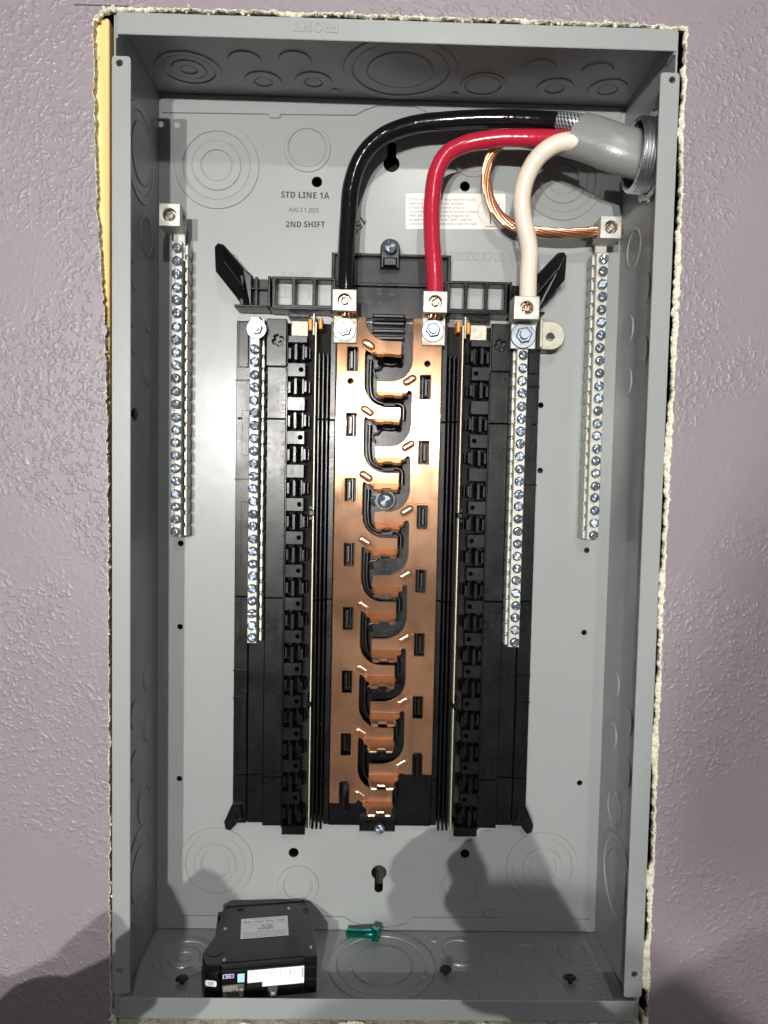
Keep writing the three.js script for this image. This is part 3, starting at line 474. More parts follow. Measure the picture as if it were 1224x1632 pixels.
/* ---------- copper bus bars ---------- */
function busBar(label, s) {                                         // s = -1: left bar, fingers reach right; s = 1: mirrored
  const t = thing('bus_bar', label, 'bus bar', 'copper bus bars down the middle');
  const z1 = 0.030, z0 = 0.0277, n = s < 0 ? 8 : 7, first = s < 0 ? 0.1421 : 0.1125, step = s < 0 ? 0.0489 : 0.0487;
  const xo = 0.0392, xi = s < 0 ? 0.0178 : 0.0172, tip = -0.0092, root = 0.0137, yTop = 0.1592, yBot = s < 0 ? -0.2105 : -0.1875, fl = 0.0088, R = 0.0165;
  const pts = [], add = (x, y) => pts.push([-x, y]);               // drawn for the left bar: x counts outwards from the centre line
  add(xo, yTop); add(xo, yBot); add(0.0318, yBot);
  { const nb = yBot + 0.017; add(0.0318, nb - 0.002); add(0.0305, nb); add(0.0255, nb); add(0.0241, nb - 0.002); add(0.0241, yBot); }
  const yl = first - step * (n - 1);
  add(xi + 0.001, yBot); if (yBot > yl - fl) add(xi, yBot + 0.001);
  for (let i = n - 1; i >= 0; i--) {
    const y = first - step * i;
    if (i < n - 1) { add(xi, y - step + R); add(xi, y - fl - 0.001); }
    add(xi - 0.0006, y - fl + 0.0012); add(xi - 0.0017, y - fl + 0.0018); add(root + 0.0006, y - fl + 0.0012); add(root, y - fl); add(tip, y - fl); add(tip, y);
    // fillet back into the web above the finger
    const cx = xi - R, k = i === 0 ? R * 0.95 : R;
    for (let a = 0; a <= 8; a++) { const q = a / 8 * Math.PI / 2; add(cx + R * Math.sin(q), y + k - k * Math.cos(q)); }
  }
  add(xi, yTop);
  const mir = (g) => g, out = pts.map(([x, y]) => [s < 0 ? x : -x, y]); if (s < 0) out.reverse();
  const shape = poly(out.reverse());
  const holesY = s < 0 ? span(0.1282, -0.1646, 7) : span(0.1085, -0.135, 6);
  for (const y of holesY) shape.holes.push(rrect(s * 0.0273 - 0.0038, y - 0.0086, s * 0.0273 + 0.0038, y + 0.0086, 0.0007, THREE.Path));
  shape.holes.push(hole(s * 0.0285, s < 0 ? 0.1118 : 0.1258, 0.0021));
  part('bar', plate(shape, z0, z1, 0.0005, 8), M.copper, t);
  part('hole_rim', holesY.map((y) => { const q = rrect(s * 0.0273 - 0.0056, y - 0.0106, s * 0.0273 + 0.0056, y + 0.0106, 0.0022); q.holes.push(rrect(s * 0.0273 - 0.0042, y - 0.009, s * 0.0273 + 0.0042, y + 0.009, 0.001, THREE.Path)); return plate(q, z1 - 0.0004, z1 + 0.0003, 0.00028, 5); }), M.copper, t);
  for (let i = 0; i < n; i++) {
    const y = first - step * i;
    // stiffening rib pressed into the shoulder of each finger
    const rib = new THREE.CapsuleGeometry(0.0031, 0.0052, 6, 18); rib.scale(1, 1, 0.62); rib.rotateZ(s < 0 ? 1.0 : -1.0); rib.translate(s * 0.0156, y - 0.0032 + (s > 0 ? 0.004 : 0), z1);
    const rim = new THREE.Shape(); { const m = 24; for (let k = 0; k < m; k++) { const a = k / m * Math.PI * 2, ex = Math.cos(a) > 0 ? 0.0029 : -0.0029, px = ex + 0.0044 * Math.cos(a), py = 0.0044 * Math.sin(a); rim[k ? 'lineTo' : 'moveTo'](px, py); } rim.closePath(); }
    const rg = plate(rim, 0, 0.0006, 0.0003).rotateZ(s < 0 ? -0.57 : 0.57).translate(s * 0.0156, y - 0.0032 + (s > 0 ? 0.004 : 0), z1 - 0.0003);
    part('rib', [rib, rg], M.copper, t);
    // stab blade: bent forward from the end of the finger, notched tip
    const w0 = -root, w1 = -tip, c = (w0 + w1) / 2 + 0.0015, L = 0.018;
    const bp = [[w0, 0], [w1, 0], [w1 + 0.0008, L * 0.35], [w1 - 0.0008, L * 0.72], [w1 - 0.0008, L * 0.95], [w1 - 0.002, L], [c + 0.0042, L], [c + 0.003, L - 0.0035], [c - 0.002, L - 0.0035], [c - 0.0032, L], [w0 + 0.0045, L], [w0 + 0.0035, L * 0.9], [w0 + 0.0035, L * 0.55], [w0, L * 0.35]].map(([x, h]) => [s < 0 ? x : -x, h]); if (s > 0) bp.reverse();
    const b = plate(poly(bp), 0, 0.0021, 0.0006).rotateX(Math.PI / 2 + 0.27);        // stands out of the bar, leaning down
    b.translate(0, y - fl + 0.0012, z1 - 0.0022);
    part('stab', b, M.copper, t);
  }
  part('embossed_lettering', holesY.map((y, i) => emboss('CU', s * 0.0198, y + (s < 0 ? -0.0165 : 0.012), z1 - 0.0001, 0.0024, 0.00018, Math.PI / 2)), M.copper, t);
  return t;
}
busBar('left brushed copper bus bar with fingers reaching to the right', -1);
busBar('right brushed copper bus bar with fingers reaching to the left', 1);
{ // plastic retaining posts seen in the windows of the bus bars belong to the base
  for (const y of span(0.1282, -0.2134, 8)) part('retaining_post', [bar(-0.0293, y - 0.0066, 0.0135, -0.0268, y + 0.0066, 0.0265, 0.0006), bar(-0.0265, y - 0.0085, 0.0135, -0.0252, y + 0.0085, 0.0215, 0.0003)], M.plasticPlain, base);
  for (const y of span(0.1085, -0.1837, 7)) part('retaining_post', [bar(0.0268, y - 0.0066, 0.0135, 0.0293, y + 0.0066, 0.0265, 0.0006), bar(0.0252, y - 0.0085, 0.0135, 0.0265, y + 0.0085, 0.0215, 0.0003)], M.plasticPlain, base);
}
// main lugs
for (const [label, bx, by, tx0, ty0, tx1, ty1, hx, hy] of [
  ['aluminium main lug under the black cable', -0.0332, 0.1665, -0.0417, 0.1392, -0.0244, 0.157, -0.0335, 0.1489],
  ['aluminium main lug under the red cable', 0.0317, 0.1668, 0.0237, 0.1389, 0.0409, 0.1567, 0.0317, 0.1496]]) {
  const t = thing('main_lug', label, 'cable lug', 'main lugs at the top of the bus bars');
  part('lug_tongue', bar(tx0, ty0, 0.0303, tx1, ty1 + 0.006, 0.0333, 0.0004), M.tin, t);
  lugBlock(t, bx, by, 0.0174, 0.0152, 0.0337, 0.0508, 'y', 0.0062);
  hexBolt(t, hx, hy, 0.0334, 0.0066);
}

/* ---------- cables ---------- */
function strandBundle(parent, x, y0, y1, z, R) {
  for (let k = 0; k < 9; k++) { const a = k / 9 * Math.PI * 2, q = []; for (let j = 0; j <= 6; j++) { const t = j / 6; q.push([x + R * Math.cos(a + t * 0.9), y0 + (y1 - y0) * t, z + R * Math.sin(a + t * 0.9)]); } part('strand', tube(q, 0.00115, 12, 6), M.wireCopper, parent); }
}
function cable(name, label, mat, r, pts, lug) {
  const t = thing(name, label, 'cable');
  part('insulation', tube(pts, r, 140, 20), mat, t, true);
  if (lug) strandBundle(t, lug[0], lug[1], lug[2], lug[3], 0.0048);
  return t;
}
const blackCable = cable('power_cable', 'thick glossy black cable arching to the left main lug', M.blackWire, 0.0063,
  [[0.1439, 0.2889, 0.054], [0.1271, 0.2941, 0.05], [0.1087, 0.299, 0.042], [0.0784, 0.3031, 0.034], [0.0423, 0.3031, 0.029], [0.0125, 0.2996, 0.027], [-0.009, 0.2905, 0.027], [-0.023, 0.2761, 0.027], [-0.0305, 0.2552, 0.028], [-0.0322, 0.2292, 0.031], [-0.033, 0.2006, 0.036], [-0.033, 0.1816, 0.04], [-0.0327, 0.1706, 0.041]], [-0.0303, 0.174, 0.1572, 0.0395]);
cable('power_cable', 'thick red cable bending down to the right main lug', M.redWire, 0.0061,
  [[0.1464, 0.2799, 0.054], [0.1208, 0.2827, 0.05], [0.0999, 0.286, 0.043], [0.0737, 0.2875, 0.037], [0.0524, 0.2846, 0.033], [0.0389, 0.2771, 0.033], [0.0318, 0.2644, 0.033], [0.0291, 0.2459, 0.033], [0.029, 0.2202, 0.036], [0.0311, 0.1921, 0.04], [0.0325, 0.1713, 0.041]], [0.0325, 0.174, 0.1572, 0.0395]);
cable('power_cable', 'thick cream white cable curving down to the right neutral bar lug', M.whiteWire, 0.0063,
  [[0.147, 0.2731, 0.06], [0.121, 0.2775, 0.058], [0.1106, 0.2751, 0.056], [0.1011, 0.2679, 0.052], [0.0948, 0.2563, 0.048], [0.0926, 0.2433, 0.045], [0.0944, 0.2294, 0.043], [0.0982, 0.2156, 0.042], [0.0999, 0.2045, 0.042], [0.0995, 0.1888, 0.042], [0.0997, 0.1691, 0.042]], [0.0985, 0.17, 0.1592, 0.0415]);
{ // braided foil wrap where the black cable leaves the jacket
  const tex = canvasTex(256, 256, (x, w, h) => { x.fillStyle = '#3a3c40'; x.fillRect(0, 0, w, h); x.lineWidth = 9; for (let k = -8; k < 16; k++) { x.strokeStyle = '#cfd2d6'; x.beginPath(); x.moveTo(k * 32, 0); x.lineTo(k * 32 + 256, 256); x.stroke(); x.strokeStyle = '#8f949a'; x.beginPath(); x.moveTo(k * 32 + 256, 0); x.lineTo(k * 32, 256); x.stroke(); } });
  part('mesh_wrap', tube([[0.1333, 0.2921, 0.052], [0.1249, 0.2945, 0.0495], [0.1169, 0.297, 0.0455]], 0.0067, 20, 20), std({ map: tex, metalness: 0.6, roughness: 0.35 }), blackCable, true);
}
{ // stranded bare copper ground
  const t = thing('ground_wire', 'twisted bare copper ground wire running to the right ground bar lug', 'ground wire');
  const c = new THREE.CatmullRomCurve3([[0.1155, 0.2886, 0.034], [0.0933, 0.2906, 0.03], [0.0802, 0.2893, 0.026], [0.073, 0.2822, 0.023], [0.0699, 0.2697, 0.021], [0.0712, 0.2559, 0.021], [0.0776, 0.2415, 0.022], [0.0893, 0.231, 0.024], [0.1055, 0.2262, 0.026], [0.1267, 0.2249, 0.026], [0.1478, 0.2264, 0.026], [0.1642, 0.2282, 0.026], [0.1726, 0.2289, 0.026]].map((p) => V3(...p)), false, 'centripetal');
  const N = 150, fr = c.computeFrenetFrames(N), P = c.getSpacedPoints(N);
  for (let k = 0; k < 9; k++) {
    const q = []; for (let i = 0; i <= N; i++) { const a = k / 9 * Math.PI * 2 + i * 0.07; q.push(P[i].clone().addScaledVector(fr.normals[i], 0.00285 * Math.cos(a)).addScaledVector(fr.binormals[i], 0.00285 * Math.sin(a))); }
    part('strand', new THREE.TubeGeometry(new THREE.CatmullRomCurve3(q), 160, 0.00098, 6), M.wireCopper, t);
  }
  part('core', new THREE.TubeGeometry(c, 120, 0.0024, 8), M.wireCopper, t);
}
{ // flat oval service cable jacket
  const t = thing('service_cable', 'gray outer jacket of the service cable coming through the connector', 'cable');
  const c = new THREE.CatmullRomCurve3([[0.1885, 0.2623, 0.062], [0.1681, 0.2682, 0.063], [0.153, 0.2724, 0.062], [0.1386, 0.2793, 0.058], [0.1258, 0.2845, 0.054]].map((p) => V3(...p)));
  const n = 40, m = 36, pos = [], idx = []; const P = c.getSpacedPoints(n);
  for (let i = 0; i <= n; i++) {
    const t1 = c.getTangentAt(i / n), up = V3(0, 1, 0).addScaledVector(t1, -t1.y).normalize(), sd = up.clone().cross(t1).normalize(), k = i / n;
    const skew = Math.max(0, k - 0.8) / 0.2;
    for (let j = 0; j <= m; j++) { const a = j / m * Math.PI * 2, e = Math.cos(a), f = Math.sin(a), ha = 0.0168 - 0.0012 * k, hb = 0.0118 - 0.001 * k; const p = P[i].clone().addScaledVector(up, ha * Math.sign(e) * Math.abs(e) ** 0.85).addScaledVector(sd, hb * f).addScaledVector(t1, -skew * skew * 0.0045 * e + 0.0006 * skew * Math.sin(j * 2.3)); pos.push(p.x, p.y, p.z); }
  }
  for (let i = 0; i < n; i++) for (let j = 0; j < m; j++) { const a = i * (m + 1) + j, b = a + m + 1; idx.push(a, a + 1, b, b, a + 1, b + 1); }
  const g = new THREE.BufferGeometry(); g.setAttribute('position', new THREE.Float32BufferAttribute(pos, 3)); g.setIndex(idx); g.computeVertexNormals();
  M.jacket.side = THREE.DoubleSide; part('jacket', g, M.jacket, t);
}
{ // cast connector with threads, bushing rim and locknut on the right wall
  const t = thing('cable_connector', 'threaded metal cable connector with locknut in the right wall', 'connector');
  const cy = 0.267, cz = 0.0635, R = 0.0245, prof = [V2(R - 0.0035, -0.012), V2(R - 0.0032, 0.0085), V2(R - 0.0022, 0.0095), V2(R - 0.0006, 0.009)];
  for (let k = 0; k < 4; k++) { const x = 0.0078 - k * 0.0021; prof.push(V2(R, x), V2(R + 0.0003, x - 0.0006), V2(R - 0.0008, x - 0.0012), V2(R - 0.0008, x - 0.0018)); }
  prof.push(V2(R - 0.0006, -0.012));
  const put = (g) => g.rotateZ(Math.PI / 2 - 0.03).translate(HW - T - 0.0055, cy, cz);
  part('threaded_nipple', put(creased(new THREE.LatheGeometry(prof, 72), 0.6)), M.cast, t);
  const nut = new THREE.Shape(); for (let k = 0; k < 96; k++) { const a = k / 96 * Math.PI * 2, r = R + (Math.cos(a * 10) > 0.55 ? 0.0066 : 0.0042); nut[k ? 'lineTo' : 'moveTo'](r * Math.cos(a), r * Math.sin(a)); } nut.closePath(); nut.holes.push(hole(0, 0, R + 0.0002));
  part('locknut', plate(nut, 0, 0.0026, 0.0007, 24).rotateX(-Math.PI / 2).rotateZ(Math.PI / 2).translate(HW - T - 0.0001, cy, cz), M.cast, t);
}

/* ---------- loose things on the floor of the box ---------- */
const FY = -HH + T;
{
  const t = thing('circuit_breaker', 'black single pole circuit breaker lying on its side on the box floor', 'circuit breaker', null, [-0.0862, FY + 0.001, 0.0445]);
  t.rotation.y = 0.145;
  const H = 0.0252;                                                // local: x along the front, z towards the viewer, y up
  const flat = (pts, y0, y1, b) => plate(poly(pts.map(([x, z]) => [x, -z])), y0, y1, b).rotateX(-Math.PI / 2).translate(0, 0, 0);
  const outline = [[-0.031, -0.037], [0.034, -0.037], [0.036, -0.034], [0.0375, -0.006], [0.0378, 0.033], [0.0285, 0.0335], [0.0285, 0.0368], [-0.029, 0.0368], [-0.031, 0.034], [-0.041, 0.033], [-0.0435, 0.025], [-0.0435, 0.019], [-0.0405, 0.01], [-0.036, 0], [-0.036, -0.012], [-0.036, -0.0175], [-0.0338, -0.0175], [-0.0338, -0.0235], [-0.0358, -0.0235], [-0.0358, -0.0305], [-0.0325, -0.0305]];
  const half = (y0, y1) => flat(outline.slice().reverse(), y0, y1, 0.0008);
  part('case_half', half(0, H * 0.5 - 0.0001), M.plasticPlain, t); part('case_half', half(H * 0.5 + 0.0001, H), M.plasticPlain, t);
  part('line_terminal', [flat([[-0.044, 0.0235], [-0.0395, 0.0355], [-0.031, 0.0385], [-0.031, 0.02]], 0.003, 0.019, 0.001)], M.plasticPlain, t);
  part('front_cover', [bar(-0.029, 0.0022, 0.0368, 0.0284, H - 0.0016, 0.0395, 0.0006)], M.plasticPlain, t);
  part('end_clip', [bar(0.0288, 0.0015, 0.033, 0.0372, H - 0.004, 0.0385, 0.0006), bar(0.0288, 0.0105, 0.0385, 0.0372, 0.0128, 0.0395, 0.0004)], M.plasticPlain, t);
  part('case_step', flat([[-0.0295, -0.0368], [0.0325, -0.0368], [0.0325, -0.0352], [-0.0295, -0.0352]].reverse(), H, H + 0.0009, 0.0003), M.plasticPlain, t);
  part('case_ridge', flat([[-0.03, 0.0312], [0.0285, 0.0312], [0.0285, 0.0322], [-0.03, 0.0322]].reverse(), H, H + 0.0006, 0.0002), M.plasticPlain, t);
  part('terminal_screw', cyl(0.0042, 0, 0.0012, -0.0365, -0.0275, 22).rotateX(-Math.PI / 2).translate(0, H * 0.76, 0), M.setScrew, t);
  part('rivet', [[0.0195, -0.0275], [-0.029, -0.0075], [-0.028, 0.0285], [0.034, 0.0225]].map(([x, z]) => cyl(0.0017, 0, 0.0006, x, -z, 14, 0.0013).rotateX(-Math.PI / 2).translate(0, H, 0)), M.boltSteel, t);
  part('case_slot', [bar(0.0285, 0, -0.034, 0.0335, 0.0003, -0.031, 0), bar(0.0305, 0, -0.026, 0.035, 0.0003, -0.02, 0)].map((g) => g.translate(0, H, 0)), M.cavity, t);
  part('side_boss', cyl(0.0062, 0, 0.0004, -0.035, -0.018, 24).rotateX(-Math.PI / 2).translate(0, H, 0), M.plasticPlain, t); part('side_lug', bar(-0.0205, H, -0.0322, -0.0155, H + 0.0015, -0.0302, 0.0004), M.plasticPlain, t);
  const handle = plate(poly([[-0.004, 0], [0.0045, 0], [0.0035, 0.004], [0.0022, 0.011], [-0.0016, 0.0115], [-0.0035, 0.004]]), 0, 0.0075, 0.0007).rotateX(Math.PI / 2).rotateZ(0).translate(0.006, 0.0105, 0.0392);
  part('toggle_handle', handle, M.plasticPlain, t);
  const toFront = (x, y, z = 0.0397) => (g) => g.translate(x, y, z);
  sticker('rating_label', 0.0395, 0.0126, 0.0004, (x, w, h) => {
    x.fillStyle = '#eceded'; x.fillRect(0, 0, w, h); x.fillStyle = '#3c3f46'; x.font = `${h * 0.075}px sans-serif`;
    for (let k = 0; k < 9; k++) { x.save(); x.translate(w * (0.06 + k * 0.085), h * 0.06); x.rotate(Math.PI / 2); x.fillText(['BRKR TYPE', '1 POLE 20 A', '120 VAC', '60 HZ', '10 KAIC', 'CU / AL', '75 C WIRE', 'LISTED', 'CIRC BRKR'][k], 0, 0, h * (0.45 + 0.4 * ((k * 37) % 10) / 10)); x.restore(); }
    x.strokeStyle = '#3c3f9a'; x.lineWidth = 4; x.beginPath(); x.arc(w * 0.8, h * 0.33, h * 0.13, 0, 7); x.stroke(); x.fillText('UL', w * 0.785, h * 0.36);
    x.save(); x.translate(w * 0.955, h * 0.08); x.rotate(Math.PI / 2); x.font = `bold ${h * 0.14}px sans-serif`; x.fillText('SIEMENS', 0, 0, h * 0.84); x.restore(); x.fillStyle = '#151515'; x.fillRect(0, h * 0.72, w * 0.26, h * 0.28);
  }, t, (g) => g.translate(0.0084, H - 0.0082, 0.0397), 900, 'white printed rating label on the front of the breaker');
  sticker('test_button', 0.0048, 0.0062, 0.0004, (x, w, h) => { x.fillStyle = '#a9d8ea'; x.fillRect(0, 0, w, h); }, t, (g) => g.translate(-0.0158, 0.0185, 0.0399), 32, 'pale blue square button');
  sticker('warning_strip', 0.0082, 0.0034, 0.0004, (x, w, h) => { x.fillStyle = '#2f2a72'; x.fillRect(0, 0, w, h); x.strokeStyle = '#e9e6ff'; x.lineWidth = 8; x.strokeRect(w * 0.08, h * 0.12, w * 0.84, h * 0.76); x.fillStyle = '#fff'; x.font = `bold ${h * 0.55}px sans-serif`; x.textAlign = 'center'; x.fillText('O-O', w / 2, h * 0.72); }, t, (g) => g.translate(-0.0245, 0.0205, 0.0398), 200, 'small purple symbol plate');
  sticker('instruction_label', 0.0148, 0.0115, 0.0004, (x, w, h) => { x.fillStyle = '#55534e'; x.fillRect(0, 0, w, h); x.fillStyle = '#d8d6d0'; for (let k = 0; k < 8; k++) { x.save(); x.translate(w * (0.06 + k * 0.085), h * 0.08); x.rotate(Math.PI / 2); x.font = `${h * 0.1}px sans-serif`; x.fillText(['TEST MONTHLY', 'PUSH TO TEST', 'RESET IF', 'TRIPPED', 'SEE INSTR', 'SHEET', 'ONLY', 'CU WIRE'][k], 0, 0, h * 0.8); x.restore(); } x.save(); x.translate(w * 0.8, h * 0.3); x.rotate(Math.PI / 2); x.font = `bold ${h * 0.24}px sans-serif`; x.fillText('TEST', 0, 0, h * 0.65); x.restore(); }, t, (g) => g.translate(-0.0212, 0.0085, 0.0398), 300, 'gray instruction label');
  sticker('number_label', 0.0082, 0.0044, 0.0014, (x, w, h) => { x.fillStyle = '#e8e8e4'; x.fillRect(0, 0, w, h); x.fillStyle = '#222'; x.font = `bold ${h * 0.6}px sans-serif`; x.textAlign = 'center'; x.translate(w / 2, h / 2); x.rotate(Math.PI); x.fillText('2 1', 0, h * 0.2); }, t, (g) => { g.rotateY(-0.3); g.translate(-0.0365, 0.0155, 0.0384); }, 160, 'small white label with two numerals');
  print('handle_rating', 0.004, 0.0062, (x, w, h) => { inkBg(x, w, h); x.translate(w / 2, h / 2); x.rotate(Math.PI / 2); x.textAlign = 'center'; x.textBaseline = 'middle'; x.font = `bold ${w * 0.8}px sans-serif`; x.fillText('20', 0, 0); }, t, (g) => { g.rotateX(-Math.PI / 2); g.translate(0.0062, 0.01065, 0.0472); }, 100, { ink: lin(0.75, 0.75, 0.75) });
  sticker('side_label', 0.0355, 0.0248, 0.0002, (x, w, h) => {
    x.translate(w, h); x.rotate(Math.PI); x.fillStyle = '#d2d4da'; x.fillRect(0, 0, w, h); x.fillStyle = '#23242b'; x.font = `${h * 0.062}px sans-serif`;
    ['WARNING: TO REDUCE THE RISK OF SHOCK, TEST MONTHLY.', 'USE ONLY WITH THE LISTED WIRE SIZES AND TORQUE.', 'TERMINALS 75 C. TIGHTEN TO 22 LB-IN. SEE SHEET', 'INSIDE PANEL FOR WIRING DIAGRAM AND RATINGS.'].forEach((s, i) => x.fillText(s, w * 0.04, h * (0.09 + i * 0.075), w * 0.92));
    x.font = `bold ${h * 0.12}px sans-serif`; x.fillText('AJBEJ022', w * 0.31, h * 0.48, w * 0.36); x.fillText('200C34', w * 0.31, h * 0.61, w * 0.26); x.strokeStyle = '#666'; x.lineWidth = 2; x.beginPath(); x.arc(w * 0.9, h * 0.5, h * 0.055, 0, 7); x.stroke();
    x.font = `${h * 0.055}px sans-serif`; x.fillText('SUITABLE FOR USE ON A CIRCUIT CAPABLE OF DELIVERING', w * 0.04, h * 0.7, w * 0.8); x.font = `bold ${h * 0.1}px sans-serif`; for (let k = 0; k < 4; k++) x.fillText('1181JS', w * (0.04 + k * 0.24), h * 0.84, w * 0.19); x.font = `${h * 0.055}px sans-serif`; x.fillText('MADE IN MEXICO  /  ASSEMBLED FROM PARTS', w * 0.04, h * 0.95, w * 0.7);
  }, t, (g) => { g.rotateX(-Math.PI / 2); g.translate(0.0005, H + 0.0003, -0.0052); }, 1000, 'pale printed label with small upside-down text on the upper face');
}
{
  const t = thing('ground_screw', 'green hex head bonding screw lying on the box floor', 'screw', null, [-0.0115, FY + 0.0047, 0.0125]);
  t.rotation.set(0, -0.14, 0.06);
  const prof = []; for (let k = 0; k <= 18; k++) { const x = -0.0135 + k * 0.00075; prof.push(V2(k === 0 ? 0.0022 : 0.0031 + (k % 2 ? 0.00035 : -0.0002), x)); } prof.unshift(V2(0, -0.0137)); prof.push(V2(0.0033, 0.0008), V2(0.0033, 0.0082));
  part('shank', creased(new THREE.LatheGeometry(prof, 28), 0.6).rotateZ(-Math.PI / 2), M.green, t);
  part('hex_head', [new THREE.CylinderGeometry(0.0052, 0.0052, 0.0045, 6).rotateX(0.3).rotateZ(-Math.PI / 2).translate(0.0108, 0, 0), new THREE.CylinderGeometry(0.0056, 0.006, 0.0012, 28).rotateZ(-Math.PI / 2).translate(0.0085, 0, 0)].map((g) => g), M.green, t);
}
for (const [label, x, z, pos] of [['dark screw head standing in the box floor right of the middle', 0.0511, 0.0529], ['dark screw head standing in the box floor near the right wall', 0.1426, 0.0608], ['dark screw head standing in the box floor left of the breaker', -0.1425, 0.0652], ['dark screw head standing in the left wall of the box']]) {
  const t = thing('mounting_screw', label, 'screw', 'dark screws holding the box'); const wallS = x === undefined;
  const g = cut(new THREE.LatheGeometry([V2(0, 0.0014), V2(0.003, 0.0014), V2(0.0045, 0.0006), V2(0.0046, 0), V2(0.0016, -0.0022), V2(0, -0.0022)].reverse(), 24), new THREE.BoxGeometry(0.0009, 0.002, 0.005).translate(0, 0.0018, 0), new THREE.BoxGeometry(0.005, 0.002, 0.0009).translate(0, 0.0018, 0));
  part('head', g, M.darkScrew, t); part('shank', new THREE.CylinderGeometry(0.0018, 0.0018, 0.004, 12).translate(0, -0.0032, 0), M.darkScrew, t);
  if (wallS) { t.rotation.z = -Math.PI / 2; t.position.set(-HW + T + 0.004, 0.0811, 0.0706); } else { t.position.set(x, FY + 0.0036, z); t.rotation.set(rr(-0.15, 0.15), rr(0, 2), rr(-0.15, 0.15)); }
}
{ // gypsum dust and crumbs fallen on the floor of the box
  const gs = [];
  for (let i = 0; i < 900; i++) {
    const cl = rnd(); let x = cl < 0.35 ? rr(0.02, 0.17) : cl < 0.7 ? 0.165 - Math.abs(rr(-1, 1) * rr(0, 1)) * 0.07 : -0.01 + rr(-1, 1) * rr(0, 1) * 0.05, z = cl < 0.7 ? rr(0.006, 0.09) : rr(0.03, 0.062);
    const r = rnd() < 0.05 ? rr(0.0007, 0.0011) : rr(0.0002, 0.00055); gs.push(new THREE.OctahedronGeometry(r, 0).rotateX(rnd() * 3).rotateY(rnd() * 3).scale(1, 0.7, 1).translate(x, FY + r * 0.4, z));
  }
  const m = part('gypsum_dust', gs, M.gypsum, scene); m.userData = { label: 'white gypsum dust scattered on the floor of the box', category: 'dust', kind: 'stuff' };
}

